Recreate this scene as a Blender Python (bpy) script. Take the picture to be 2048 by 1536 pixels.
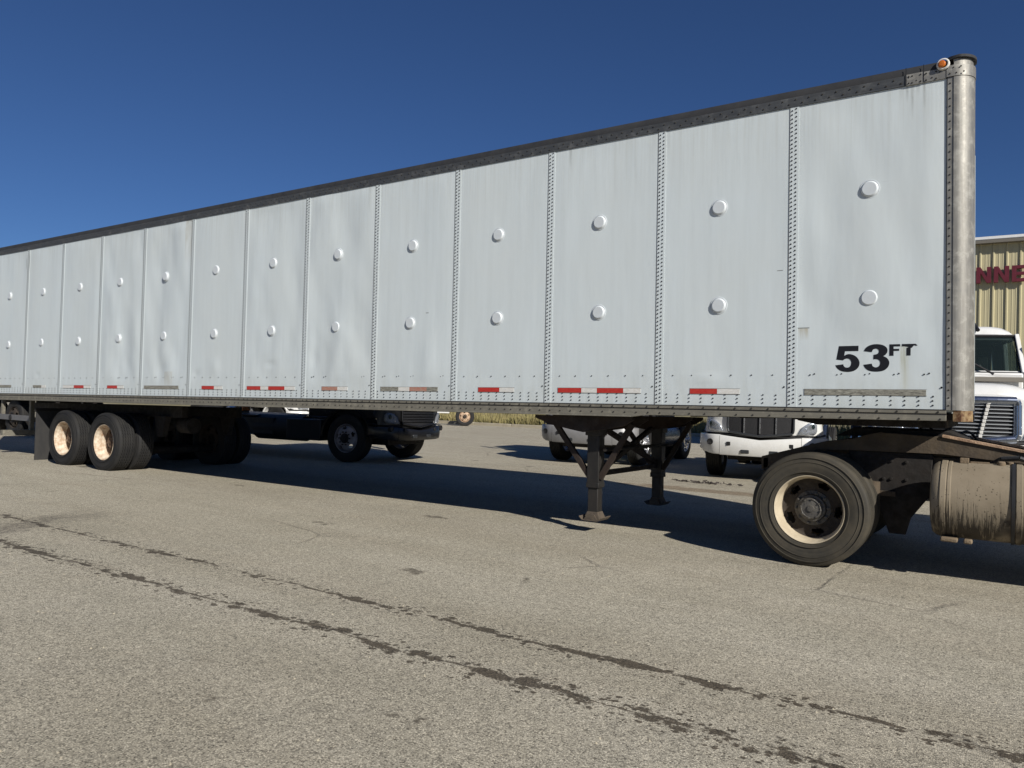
import bpy, bmesh, math, random
from mathutils import Vector, Matrix, noise
random.seed(7)
PI = math.pi
scene = bpy.context.scene
for o in list(bpy.data.objects): bpy.data.objects.remove(o, do_unlink=True)
COL = scene.collection

# ------------------------------------------------------------------ camera
cam_d = bpy.data.cameras.new('camera'); cam = bpy.data.objects.new('camera', cam_d); COL.objects.link(cam)
cr = Vector((0.83864656, 0.54376486, 0.03149175)); cu = Vector((-0.01390763, -0.03642056, 0.99923977))
cf = Vector((-0.54449842, 0.83844697, 0.0229815))
M4 = Matrix(((cr.x, cu.x, -cf.x, 1.61085), (cr.y, cu.y, -cf.y, -6.88813), (cr.z, cu.z, -cf.z, 1.3233), (0, 0, 0, 1)))
cam.matrix_world = M4
cam_d.sensor_width = 36; cam_d.lens = 36 * 1540 / 2048
cam_d.clip_start = 0.05; cam_d.clip_end = 4000
scene.camera = cam

# ------------------------------------------------------------------ light
SUNV = Vector((1.46, -0.727, 1.0)).normalized()
w = bpy.data.worlds.new('World'); scene.world = w; w.use_nodes = True
nt = w.node_tree; nt.nodes.clear()
sky = nt.nodes.new('ShaderNodeTexSky'); sky.sky_type = 'NISHITA'; sky.sun_disc = False
sky.sun_elevation = math.asin(SUNV.z); sky.sun_rotation = math.atan2(SUNV.x, SUNV.y)
sky.altitude = 0; sky.air_density = 0.85; sky.dust_density = 0.0; sky.ozone_density = 10.0
bg = nt.nodes.new('ShaderNodeBackground'); bg.inputs['Strength'].default_value = 0.05
wo = nt.nodes.new('ShaderNodeOutputWorld')
tn = nt.nodes.new('ShaderNodeMix'); tn.data_type = 'RGBA'; tn.blend_type = 'MULTIPLY'; tn.inputs[0].default_value = 1
tn.inputs[7].default_value = (1.0, .985, 1.06, 1)
nt.links.new(sky.outputs[0], tn.inputs[6]); nt.links.new(tn.outputs[2], bg.inputs[0]); nt.links.new(bg.outputs[0], wo.inputs[0])
sd = bpy.data.lights.new('sun', 'SUN'); sd.energy = 5.0; sd.angle = math.radians(0.53); sd.color = (1.0, 0.955, 0.88)
so = bpy.data.objects.new('sun', sd); COL.objects.link(so)
so.rotation_euler = SUNV.to_track_quat('Z', 'Y').to_euler(); so.location = SUNV * 40
scene.view_settings.view_transform = 'Standard'; scene.view_settings.look = 'None'
scene.view_settings.gamma = 1.0; scene.view_settings.use_curve_mapping = False
scene.view_settings.exposure = 0.15
scene.render.engine = 'CYCLES'
scene.cycles.max_bounces = 6

# ------------------------------------------------------------------ node helpers
def newmat(name):
    m = bpy.data.materials.new(name); m.use_nodes = True
    n = m.node_tree; n.nodes.clear()
    out = n.nodes.new('ShaderNodeOutputMaterial'); b = n.nodes.new('ShaderNodeBsdfPrincipled')
    n.links.new(b.outputs[0], out.inputs[0])
    return m, n, b
class NG:
    """tiny node expression helper"""
    def __init__(s, n): s.n = n
    def val(s, sock, v):
        if isinstance(v, (int, float)): sock.default_value = v
        elif isinstance(v, tuple):
            sock.default_value = v if len(v) == len(sock.default_value) else (*v, 1)
        else: s.n.links.new(v, sock)
    def math(s, op, a, b=None, c=None, clamp=False):
        k = s.n.nodes.new('ShaderNodeMath'); k.operation = op; k.use_clamp = clamp
        s.val(k.inputs[0], a)
        if b is not None: s.val(k.inputs[1], b)
        if c is not None: s.val(k.inputs[2], c)
        return k.outputs[0]
    def coord(s, which='Object'):
        return s.n.nodes.new('ShaderNodeTexCoord').outputs[which]
    def mapping(s, v, scale=(1, 1, 1), loc=(0, 0, 0), rot=(0, 0, 0)):
        k = s.n.nodes.new('ShaderNodeMapping'); s.n.links.new(v, k.inputs[0])
        k.inputs['Scale'].default_value = scale; k.inputs['Location'].default_value = loc; k.inputs['Rotation'].default_value = rot
        return k.outputs[0]
    def noise(s, v, scale, detail=3, rough=.55, out=0, dist=0):
        k = s.n.nodes.new('ShaderNodeTexNoise'); s.n.links.new(v, k.inputs['Vector'])
        k.inputs['Scale'].default_value = scale; k.inputs['Detail'].default_value = detail
        k.inputs['Roughness'].default_value = rough; k.inputs['Distortion'].default_value = dist
        return k.outputs[out]
    def voro(s, v, scale, feature='F1', out='Distance'):
        k = s.n.nodes.new('ShaderNodeTexVoronoi'); s.n.links.new(v, k.inputs['Vector'])
        k.feature = feature; k.inputs['Scale'].default_value = scale
        return k.outputs[out]
    def ramp(s, f, stops):
        k = s.n.nodes.new('ShaderNodeValToRGB'); s.n.links.new(f, k.inputs[0])
        cr_ = k.color_ramp
        while len(cr_.elements) > 1: cr_.elements.remove(cr_.elements[-1])
        for i, (p, c) in enumerate(stops):
            e = cr_.elements[0] if i == 0 else cr_.elements.new(p)
            e.position = p
            e.color = (c, c, c, 1) if isinstance(c, (int, float)) else (*c, 1)
        return k.outputs[0]
    def maprange(s, f, a, b, c=0., d=1.):
        k = s.n.nodes.new('ShaderNodeMapRange'); s.n.links.new(f, k.inputs[0])
        for i, x in enumerate((a, b, c, d)): k.inputs[i + 1].default_value = x
        return k.outputs[0]
    def mix(s, f, a, b, mode='MIX'):
        k = s.n.nodes.new('ShaderNodeMix'); k.data_type = 'RGBA'; k.blend_type = mode
        s.val(k.inputs[0], f); s.val(k.inputs[6], a); s.val(k.inputs[7], b)
        return k.outputs[2]
    def bump(s, h, strength=.3, dist=.01, normal=None):
        k = s.n.nodes.new('ShaderNodeBump'); s.n.links.new(h, k.inputs['Height'])
        k.inputs['Strength'].default_value = strength; k.inputs['Distance'].default_value = dist
        if normal is not None: s.n.links.new(normal, k.inputs['Normal'])
        return k.outputs[0]
    def sep(s, v):
        k = s.n.nodes.new('ShaderNodeSeparateXYZ'); s.n.links.new(v, k.inputs[0]); return k.outputs
    def box(s, x, a, b, soft=.01):
        """1 between a and b with soft edges"""
        u = s.maprange(x, a - soft, a + soft); v = s.maprange(x, b - soft, b + soft, 1, 0)
        return s.math('MULTIPLY', u, v)

def simple(name, col, rough=.5, metal=0., dirt=None, dscale=6, damt=.5, bump=0, bscale=60, coat=0, spec=None, stretch=(1, 1, 1)):
    m, n, b = newmat(name); g = NG(n)
    v = g.mapping(g.coord(), stretch)
    if dirt:
        f = g.maprange(g.noise(v, dscale, 6, .65), .5 - .3 * damt, .75, 0, damt * 1.2)
        c = g.mix(f, col, dirt); g.val(b.inputs['Base Color'], c)
        r = g.maprange(g.noise(v, dscale * 3, 4), .3, .7, rough * .8, min(1, rough * 1.25)); g.val(b.inputs['Roughness'], r)
        if metal: g.val(b.inputs['Metallic'], g.math('MULTIPLY', g.math('SUBTRACT', 1., f, clamp=True), metal))
    else:
        b.inputs['Base Color'].default_value = (*col, 1); b.inputs['Roughness'].default_value = rough; b.inputs['Metallic'].default_value = metal
    b.inputs['Coat Weight'].default_value = coat
    if spec is not None: b.inputs['Specular IOR Level'].default_value = spec
    if bump: g.val(b.inputs['Normal'], g.bump(g.noise(v, bscale, 4), bump, .01))
    return m

# ------------------------------------------------------------------ materials
MT = {}
def mat_asphalt():
    m, n, b = newmat('asphalt'); g = NG(n); co = g.coord(); s = g.sep(co)
    big = g.noise(co, .22, 5, .6); mid = g.noise(g.mapping(co, (.6, 2.2, 1)), .9, 5, .6)
    base = g.mix(g.maprange(big, .3, .7), (.445, .402, .310), (.52, .475, .378))
    base = g.mix(g.maprange(mid, .35, .7, 0, .5), base, (.36, .33, .25))
    # aggregate
    vo = g.n.nodes.new('ShaderNodeTexVoronoi'); n.links.new(co, vo.inputs['Vector']); vo.inputs['Scale'].default_value = 150
    cs = g.sep(vo.outputs['Color'])
    st = g.math('MULTIPLY', cs[0], 1.0)
    grain = g.ramp(st, [(0, .34), (.16, .68), (.45, 1.0), (.8, 1.16), (1, 1.62)])
    edge = g.maprange(vo.outputs['Distance'], .0, .75, 1.08, .68)
    fine = g.maprange(g.noise(co, 330, 2, .6), .25, .75, .72, 1.28)
    tone = g.math('MULTIPLY', g.math('MULTIPLY', grain, edge), fine)
    med = g.maprange(g.noise(co, 22, 4, .7), .3, .7, .84, 1.14)
    tone = g.math('MULTIPLY', tone, med)
    c = g.mix(1., base, tone, 'MULTIPLY')
    # drip trails  (straight lines along the yard)
    def trail(y0, slope, wdt, seed):
        wob = g.maprange(g.noise(g.mapping(co, (1, 1, 1), (seed, 0, 0)), 1.3, 3), .3, .7, -.03, .03)
        d = g.math('ABSOLUTE', g.math('ADD', g.math('SUBTRACT', s[1], g.math('MULTIPLY_ADD', s[0], slope, y0)), wob))
        wn = g.maprange(g.noise(co, 42, 5, .8), .25, .75, -.34, .34)
        out = None
        # strings of splashes, each layer a size of drop: (cells per metre, stretch, half width, base radius, spread)
        for q, (sc, st_, hw, rad, thin) in enumerate(((6, .5, wdt * .6, .74, .46), (11, .6, wdt * .95, .68, .54), (23, .75, wdt * 1.8, .58, .54), (52, .85, wdt * 4.0, .42, .46))):
            k = g.n.nodes.new('ShaderNodeTexVoronoi'); g.n.links.new(g.mapping(co, (st_, 1, 1), (seed + q * 3.3, seed, 0)), k.inputs['Vector']); k.inputs['Scale'].default_value = sc
            rnd_ = g.sep(k.outputs['Color'])[0]
            near = g.maprange(d, 0, hw, 1., 0.)
            # radius falls with distance from the line and varies per drop
            r_ = g.math('MULTIPLY', g.math('ADD', g.math('SUBTRACT', rad, g.math('MULTIPLY', rnd_, thin)), wn if q < 3 else 0.), g.math('POWER', near, .45))
            r_ = g.math('SUBTRACT', r_, .02)
            f = g.maprange(g.math('SUBTRACT', r_, k.outputs['Distance']), -.01, .03)
            out = f if out is None else g.math('MAXIMUM', out, f)
        core = g.maprange(g.math('SUBTRACT', g.math('MULTIPLY_ADD', g.noise(g.mapping(co, (4, 9, 1), (seed, 1, 0)), 1.0, 5, .7), .15, -.068), d), -.004, .006)
        out = g.math('MAXIMUM', out, core)
        return out, 1
    t1, k1 = trail(-3.765, -.005, .105, 2.); t2, k2 = trail(-3.20, -.018, .080, 17.)
    tt = g.math('MAXIMUM', t1, t2)
    # isolated old oil spots
    ov = g.voro(g.mapping(co, (.55, 1.1, 1), (.3, .1, 0)), 1.0)
    on = g.math('ADD', ov, g.maprange(g.noise(co, 9, 4, .7), .3, .7, -.07, .07))
    oil = g.maprange(on, .045, .085, .75, 0.)
    tt = g.math('MAXIMUM', tt, oil)
    # darker damp patch behind the landing gear
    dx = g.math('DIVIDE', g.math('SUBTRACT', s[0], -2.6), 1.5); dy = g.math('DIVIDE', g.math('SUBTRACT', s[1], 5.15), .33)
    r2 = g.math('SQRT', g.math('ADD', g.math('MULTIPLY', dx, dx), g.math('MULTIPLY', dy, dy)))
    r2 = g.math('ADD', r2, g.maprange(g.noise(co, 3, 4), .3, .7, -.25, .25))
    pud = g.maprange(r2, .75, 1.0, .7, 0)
    lane = g.maprange(g.noise(g.mapping(co, (.12, 1.1, 1), (3, 8, 0)), 1.0, 4, .6), .42, .68)
    c = g.mix(g.math('MULTIPLY', lane, .30), c, g.mix(1., c, (.70, .66, .60), 'MULTIPLY'))
    sm2 = g.maprange(g.noise(g.mapping(co, (1, 1.8, 1), (11, 2, 0)), .8, 5, .65), .60, .72)
    c = g.mix(g.math('MULTIPLY', sm2, .35), c, g.mix(1., c, (.62, .58, .54), 'MULTIPLY'))
    # cracks
    cv = g.n.nodes.new('ShaderNodeTexVoronoi'); cv.feature = 'DISTANCE_TO_EDGE'; cv.inputs['Scale'].default_value = .42
    wv = g.mix(.12, co, g.noise(co, 2.3, 6, .7, out=1), 'ADD')
    wv = g.mix(.06, wv, g.noise(co, 14, 4, .7, out=1), 'ADD')
    n.links.new(wv, cv.inputs['Vector'])
    gate = g.maprange(g.noise(g.mapping(co, (1, 1, 1), (1.9, 6.3, 0)), .55, 3), .53, .64)
    crack = g.math('MULTIPLY', g.maprange(cv.outputs['Distance'], .0, .009, 1, 0), gate)
    c = g.mix(g.math('MULTIPLY', crack, g.maprange(g.noise(co, 30, 3, .7), .3, .6, .15, .75)), c, (.07, .06, .05))
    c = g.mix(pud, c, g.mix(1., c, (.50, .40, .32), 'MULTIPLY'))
    c = g.mix(g.math('MULTIPLY', tt, .9), c, g.mix(1., c, (.17, .145, .125), 'MULTIPLY'))
    g.val(b.inputs['Base Color'], c)
    g.val(b.inputs['Roughness'], g.math('SUBTRACT', .93, g.math('MULTIPLY', tt, .25)))
    b.inputs['Specular IOR Level'].default_value = .25
    hgt = g.math('ADD', g.math('MULTIPLY', st, .35), g.math('SUBTRACT', g.noise(co, 240, 3, .7), vo.outputs['Distance']))
    nb = g.bump(hgt, .55, .004)
    nb = g.bump(crack, .8, -.006, nb)
    nb = g.bump(g.noise(co, 1.4, 4, .6), .35, .06, nb)
    g.val(b.inputs['Normal'], nb)
    return m
MT['asphalt'] = mat_asphalt()

def mat_panel():
    m, n, b = newmat('white_trailer_paint'); g = NG(n); co = g.coord(); s = g.sep(co)
    x, z = s[0], s[2]
    vs = g.noise(g.mapping(co, (9, 9, .45)), 1.6, 6, .65)
    blot = g.noise(g.mapping(co, (1, 1, .8)), 1.1, 4, .6)
    c = g.mix(g.maprange(vs, .3, .75), (.595, .652, .668), (.54, .592, .602))
    c = g.mix(g.maprange(blot, .35, .7, 0, .6), c, (.56, .60, .595))
    # fine streaky film under the top rail, grime toward the bottom rail
    top = g.math('MULTIPLY', g.maprange(z, 3.2, 3.94, 0, 1), g.maprange(g.noise(g.mapping(co, (26, 26, .7)), 1.2, 5, .7), .45, .75))
    c = g.mix(g.math('MULTIPLY', top, .45), c, (.40, .41, .37))
    low = g.math('MULTIPLY', g.maprange(z, 1.75, 1.33, 0, 1), g.maprange(g.noise(g.mapping(co, (5, 5, 2)), 2, 6, .7), .40, .72))
    c = g.mix(g.math('MULTIPLY', low, .42), c, (.42, .43, .38))
    # scuffs
    sc = g.noise(g.mapping(co, (.9, 1, 42), (0, 0, 0), (0, .06, 0)), 1.0, 5, .75)
    sm = g.math('MULTIPLY', g.maprange(sc, .68, .72), g.maprange(g.noise(co, 1.7, 3), .52, .62))
    c = g.mix(g.math('MULTIPLY', sm, .35), c, (.34, .36, .36))
    def streak(c, x0, x1, zt, zb, col, a, sc=30):
        f = g.math('MULTIPLY', g.box(x, x0, x1, .008), g.math('MULTIPLY', g.maprange(z, zt, zt - .004), g.maprange(z, zt, zb, 1, 0)))
        f = g.math('MULTIPLY', f, g.maprange(g.noise(g.mapping(co, (sc, 1, 1.2)), 2, 4, .7), .32, .62))
        return g.mix(g.math('MULTIPLY', f, a), c, col)
    rust = (.30, .22, .07); grime = (.16, .16, .14)
    c = streak(c, .085, .17, 2.005, 1.90, rust, .75, 40)
    c = streak(c, .875, .935, 1.84, 1.34, (.40, .38, .24), .7, 12)
    c = streak(c, .90, .915, 1.84, 1.42, (.26, .25, .12), .7, 10)
    for (a, bq, l, k) in ((.905, .92, 3.80, .8), (.945, .96, 3.66, .9), (1.03, 1.045, 3.74, .9), (.86, .88, 3.82, .5), (.98, 1.0, 3.85, .5), (-2.2, -2.17, 3.7, .4), (-5.0, -4.96, 3.6, .4)):
        c = streak(c, a, bq, 3.95, l, grime, k, 8)
    c = streak(c, -8.68, -8.53, 3.95, 3.25, (.34, .31, .24), .85, 3)
    c = streak(c, -9.1, -8.9, 1.7, 1.33, (.42, .40, .33), .6, 3)
    # narrow scratches (dark)
    for (x0, x1, z0, k) in ((.08, .175, 2.008, .004), (-4.05, -4.01, 2.34, .004), (-.1, -.05, 2.52, .003), (-13.36, -13.345, 3.72, .12), (-13.47, -13.46, 3.7, .09)):
        f = g.math('MULTIPLY', g.box(x, x0, x1, .004), g.box(z, z0 - k, z0 + k, .002))
        c = g.mix(g.math('MULTIPLY', f, .85), c, (.07, .07, .06))
    g.val(b.inputs['Base Color'], c)
    g.val(b.inputs['Roughness'], g.maprange(blot, .3, .7, .42, .58))
    b.inputs['Specular IOR Level'].default_value = .35
    g.val(b.inputs['Normal'], g.bump(g.noise(g.mapping(co, (3, 3, .7)), 2.2, 3), .22, .012))
    return m
MT['panel'] = mat_panel()

def mat_metal_worn(name, c0, c1, c2, rough=.45, metal=.6, vert=True):
    m, n, b = newmat(name); g = NG(n); co = g.coord()
    st = g.noise(g.mapping(co, (30, 30, 1.2) if vert else (1.2, 30, 30)), 1.6, 6, .7)
    sp = g.noise(co, 9, 6, .7)
    c = g.mix(g.maprange(st, .3, .7), c0, c1); c = g.mix(g.maprange(sp, .52, .72, 0, .8), c, c2)
    g.val(b.inputs['Base Color'], c); b.inputs['Metallic'].default_value = metal
    g.val(b.inputs['Roughness'], g.maprange(sp, .3, .7, rough * .75, rough * 1.4))
    g.val(b.inputs['Normal'], g.bump(sp, .25, .004))
    return m
MT['post'] = mat_metal_worn('worn_aluminium', (.29, .28, .25), (.19, .18, .16), (.44, .43, .39), .5, .45)
MT['rail'] = mat_metal_worn('grimy_aluminium', (.22, .205, .165), (.14, .13, .105), (.29, .27, .215), .6, .2, False)
MT['toprail'] = mat_metal_worn('grey_top_rail', (.075, .08, .085), (.045, .048, .052), (.13, .135, .14), .6, .3, False)
MT['topcap'] = simple('dark_roof_cap', (.018, .019, .022), .75, 0, (.04, .04, .04), 5, .6)
MT['rivet'] = simple('rivet_grey', (.030, .032, .035), .5, .3)  # metal darkened so its tone carries each head's shaded side and shadow
MT['rivet_rail'] = simple('rivet_dark', (.035, .032, .028), .6, .2)
MT['vent'] = simple('vent_white', (.58, .62, .64), .45, 0, (.48, .5, .5), 9, .4)
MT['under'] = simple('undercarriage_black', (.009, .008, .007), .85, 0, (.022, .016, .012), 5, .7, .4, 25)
MT['rustplate'] = simple('rusty_steel', (.011, .008, .007), .85, 0, (.034, .019, .011), 4, .8, .4, 30)
MT['legpaint'] = simple('black_leg_paint', (.009, .009, .009), .6, .1, (.024, .020, .016), 6, .8, .2, 30, stretch=(1, 1, .4))
MT['dusty'] = simple('dusty_shoe', (.11, .085, .06), .9, 0, (.05, .04, .03), 14, .7, .5, 50)
MT['rustcorner'] = simple('rusty_corner', (.55, .42, .22), .8, 0, (.09, .035, .012), 16, 1.1, .5, 60)
MT['frame'] = simple('tractor_frame_dirt', (.045, .034, .024), .9, 0, (.11, .082, .052), 5, .8, .4, 40)
MT['mud'] = simple('dried_mud', (.215, .160, .100), .95, 0, (.13, .095, .06), 5, .7, .5, 60)
def mat_tank():
    m, n, b = newmat('mud_caked_tank'); g = NG(n); co = g.coord(); s = g.sep(co)
    big = g.noise(co, 3.2, 5, .6); c = g.mix(g.maprange(big, .3, .7), (.265, .222, .160), (.195, .160, .112))
    low = g.maprange(s[2], .72, .42, 0, 1)
    st = g.noise(g.mapping(co, (46, 3, 3.2)), 1.0, 5, .75)
    f = g.math('MULTIPLY', g.maprange(g.math('ADD', st, g.math('MULTIPLY', low, .22)), .60, .68), g.maprange(s[2], .86, .70))
    f = g.math('MULTIPLY', f, g.maprange(g.noise(co, 4.2, 2), .34, .50))
    c = g.mix(g.math('MULTIPLY', f, .85), c, (.035, .030, .024))
    sp = g.voro(co, 38); sd_ = g.math('MULTIPLY', g.maprange(sp, .16, .24, 1, 0), g.maprange(g.noise(co, 5, 3), .44, .56))
    c = g.mix(g.math('MULTIPLY', sd_, .75), c, (.04, .032, .024))
    pt = g.math('MULTIPLY', g.maprange(g.noise(g.mapping(co, (1, 1, .6)), 7, 5, .7), .64, .70), g.maprange(s[2], .9, .6))
    c = g.mix(g.math('MULTIPLY', pt, .5), c, (.10, .085, .065))
    g.val(b.inputs['Base Color'], c); b.inputs['Roughness'].default_value = .9; b.inputs['Specular IOR Level'].default_value = .2
    g.val(b.inputs['Normal'], g.bump(g.math('ADD', g.noise(co, 34, 5, .75), g.math('MULTIPLY', f, -.6)), .28, .006))
    return m
MT['tankmud'] = mat_tank()
MT['rampmud'] = simple('ramp_orange_mud', (.58, .40, .26), .9, 0, (.18, .11, .07), 22, .9, .7, 70, stretch=(1, 3, 1))
MT['black'] = simple('black_plastic', (.012, .012, .013), .55)
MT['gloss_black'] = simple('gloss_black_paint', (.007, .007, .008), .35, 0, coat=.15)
MT['white'] = simple('white_truck_paint', (.70, .70, .68), .28, 0, (.55, .52, .46), 4, .35, coat=.5)
MT['greypaint'] = simple('grey_bumper_paint', (.13, .13, .135), .42, 0, (.09, .085, .08), 5, .5)
MT['greybumper'] = simple('silver_grey_bumper', (.24, .24, .245), .4, .1, (.16, .155, .15), 5, .5)
MT['chrome'] = simple('chrome', (.72, .74, .78), .12, 1.)
MT['surround'] = simple('sky_tinted_surround', (.34, .38, .46), .2, .95)  # bluish base colour paints the sky reflected in the chrome
MT['slat_bright'] = simple('slat_bright_edge', (.42, .44, .46), .35, .5)
MT['dullchrome'] = simple('dull_chrome', (.42, .43, .45), .28, 1., (.10, .09, .08), 12, .5)
MT['slat'] = simple('grille_slat_grey', (.16, .17, .18), .3, .8)
MT['mesh'] = simple('grille_mesh_black', (.012, .012, .014), .6, 0, bump=.9, bscale=160)
MT['reflector'] = simple('reflector_silver', (.75, .77, .80), .2, .9, bump=.15, bscale=14)
MT['grill_frame'] = simple('grille_frame_grey', (.09, .095, .10), .3, .7)
MT['rubberflap'] = simple('rubber_flap', (.022, .022, .023), .75, 0, (.045, .042, .038), 8, .6, .1, 30, stretch=(6, 1, .5))
MT['seal'] = simple('black_vinyl', (.006, .006, .008), .45)
MT['amber'] = simple('amber_lens', (.60, .16, .015), .25, 0, coat=.4)
MT['amber'].node_tree.nodes['Principled BSDF'].inputs['Transmission Weight'].default_value = .2
MT['yellow'] = simple('yellow_paint', (.75, .52, .10), .5)
MT['red_tape'] = simple('red_reflective_tape', (.42, .022, .016), .35, 0, (.55, .10, .06), 30, .35, stretch=(1, 1, 2))
MT['faded_tape'] = simple('faded_red_tape', (.42, .10, .06), .6, 0, (.35, .28, .22), 26, .9, stretch=(1, 1, 3))
MT['white_tape'] = simple('white_reflective_tape', (.72, .72, .70), .4, 0, (.5, .47, .40), 25, .7, stretch=(1, 1, 3))
MT['worn_tape'] = simple('worn_tape_backing', (.46, .45, .38), .8, 0, (.09, .085, .07), 16, 1.0, .2, 60, stretch=(1, 1, 5))
MT['tape_edge'] = simple('tape_edge_grime', (.12, .11, .09), .9)
MT['concrete'] = simple('concrete_curb', (.42, .38, .28), .9, 0, (.28, .24, .18), 3, .7)
MT['soil'] = simple('dry_field', (.32, .26, .14), 1., 0, (.15, .14, .06), 1.3, .9, .5, 8)
MT['grass'] = simple('dry_grass', (.36, .29, .14), .9, 0, (.20, .18, .07), 1.1, 1.0)
MT['fascia'] = simple('white_gutter', (.75, .75, .73), .45)
MT['soffit'] = simple('brown_grey_trim', (.16, .145, .12), .6)
MT['red_letter'] = simple('maroon_letter', (.105, .009, .018), .5, 0, (.15, .02, .035), 10, .5)
MT['grey_trailer'] = simple('shaded_beige_trailer', (.33, .30, .26), .6, 0, (.22, .20, .17), 3, .7)  # beige grey, darkened so the body looks shaded
MT['debris'] = simple('dark_debris', (.035, .028, .024), .95, 0, (.10, .08, .07), 20, .7)
MT['wall'] = simple('tan_metal_cladding', (.50, .45, .27), .5, 0, (.43, .38, .24), 2.5, .6, stretch=(5, 1, .4))

def mat_glass():
    m, n, b = newmat('tinted_glass')
    b.inputs['Base Color'].default_value = (.02, .03, .03, 1); b.inputs['Roughness'].default_value = .04
    t = n.nodes.new('ShaderNodeBsdfTransparent'); t.inputs[0].default_value = (.42, .50, .48, 1)
    mx = n.nodes.new('ShaderNodeMixShader'); mx.inputs[0].default_value = .55
    out = [k for k in n.nodes if k.type == 'OUTPUT_MATERIAL'][0]
    n.links.new(b.outputs[0], mx.inputs[1]); n.links.new(t.outputs[0], mx.inputs[2]); n.links.new(mx.outputs[0], out.inputs[0])
    return m
MT['glass'] = mat_glass()
def mat_lens_():
    pass
def mat_lens():
    m, n, b = newmat('lamp_cover')
    b.inputs['Base Color'].default_value = (.5, .52, .55, 1); b.inputs['Roughness'].default_value = .06
    t = n.nodes.new('ShaderNodeBsdfTransparent'); t.inputs[0].default_value = (.85, .87, .9, 1)
    mx = n.nodes.new('ShaderNodeMixShader'); mx.inputs[0].default_value = .72
    out = [k for k in n.nodes if k.type == 'OUTPUT_MATERIAL'][0]
    n.links.new(b.outputs[0], mx.inputs[1]); n.links.new(t.outputs[0], mx.inputs[2]); n.links.new(mx.outputs[0], out.inputs[0])
    return m
MT['lens'] = mat_lens()

def mat_tyre(name, c0, c1, dust, amt):
    m, n, b = newmat(name); g = NG(n); co = g.coord(); s = g.sep(co)
    r = g.math('SQRT', g.math('ADD', g.math('MULTIPLY', s[0], s[0]), g.math('MULTIPLY', s[2], s[2])))
    rings = g.noise(g.mapping(_comb(g, r, s[1]), (1, 1, 1)), 34, 2, .5)
    an = g.noise(co, 4.5, 5, .65); fn = g.noise(co, 60, 4, .7)
    c = g.mix(g.maprange(rings, .35, .65), c0, c1)
    c = g.mix(g.maprange(an, .38, .68, 0, amt), c, dust)
    c = g.mix(g.maprange(fn, .5, .8, 0, .35), c, dust)
    g.val(b.inputs['Base Color'], c); g.val(b.inputs['Roughness'], g.maprange(an, .3, .7, .62, .9))
    b.inputs['Specular IOR Level'].default_value = .3
    g.val(b.inputs['Normal'], g.bump(g.math('ADD', g.math('MULTIPLY', rings, .5), g.math('MULTIPLY', fn, .6)), .3, .004))
    return m
def _comb(g, a, b_):
    k = g.n.nodes.new('ShaderNodeCombineXYZ'); g.n.links.new(a, k.inputs[0]); g.n.links.new(b_, k.inputs[1]); return k.outputs[0]
MT['tyre'] = mat_tyre('tyre_black', (.011, .011, .012), (.018, .018, .018), (.045, .042, .037), .35)
MT['tyre_dusty'] = mat_tyre('tyre_dusty', (.028, .026, .021), (.050, .045, .035), (.080, .068, .048), .8)
MT['rim_cream'] = simple('cream_rim', (.56, .485, .35), .75, 0, (.30, .24, .16), 7, .6, .2, 60)
MT['rim_disc'] = simple('dirty_wheel_disc', (.026, .020, .015), .85, 0, (.055, .042, .030), 8, .7, .5, 40)
MT['rim_rusty'] = simple('rusty_cream_rim', (.80, .74, .60), .75, 0, (.28, .13, .045), 13, .85, .4, 60)
MT['disc_rusty'] = simple('rusty_disc', (.06, .034, .02), .85, 0, (.16, .10, .06), 10, .8, .4, 50)
MT['hubmetal'] = simple('hub_metal', (.07, .066, .062), .55, .4, (.13, .12, .10), 16, .7, .6, 60)
MT['rim_grey'] = simple('pale_grey_rim', (.36, .34, .37), .6, 0, (.15, .13, .12), 9, .6)
MT['rim_chrome'] = simple('polished_rim', (.75, .75, .76), .22, .9)
MT['rim_tan'] = simple('tan_rim', (.55, .40, .27), .7, 0, (.35, .22, .14), 9, .6)

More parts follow.
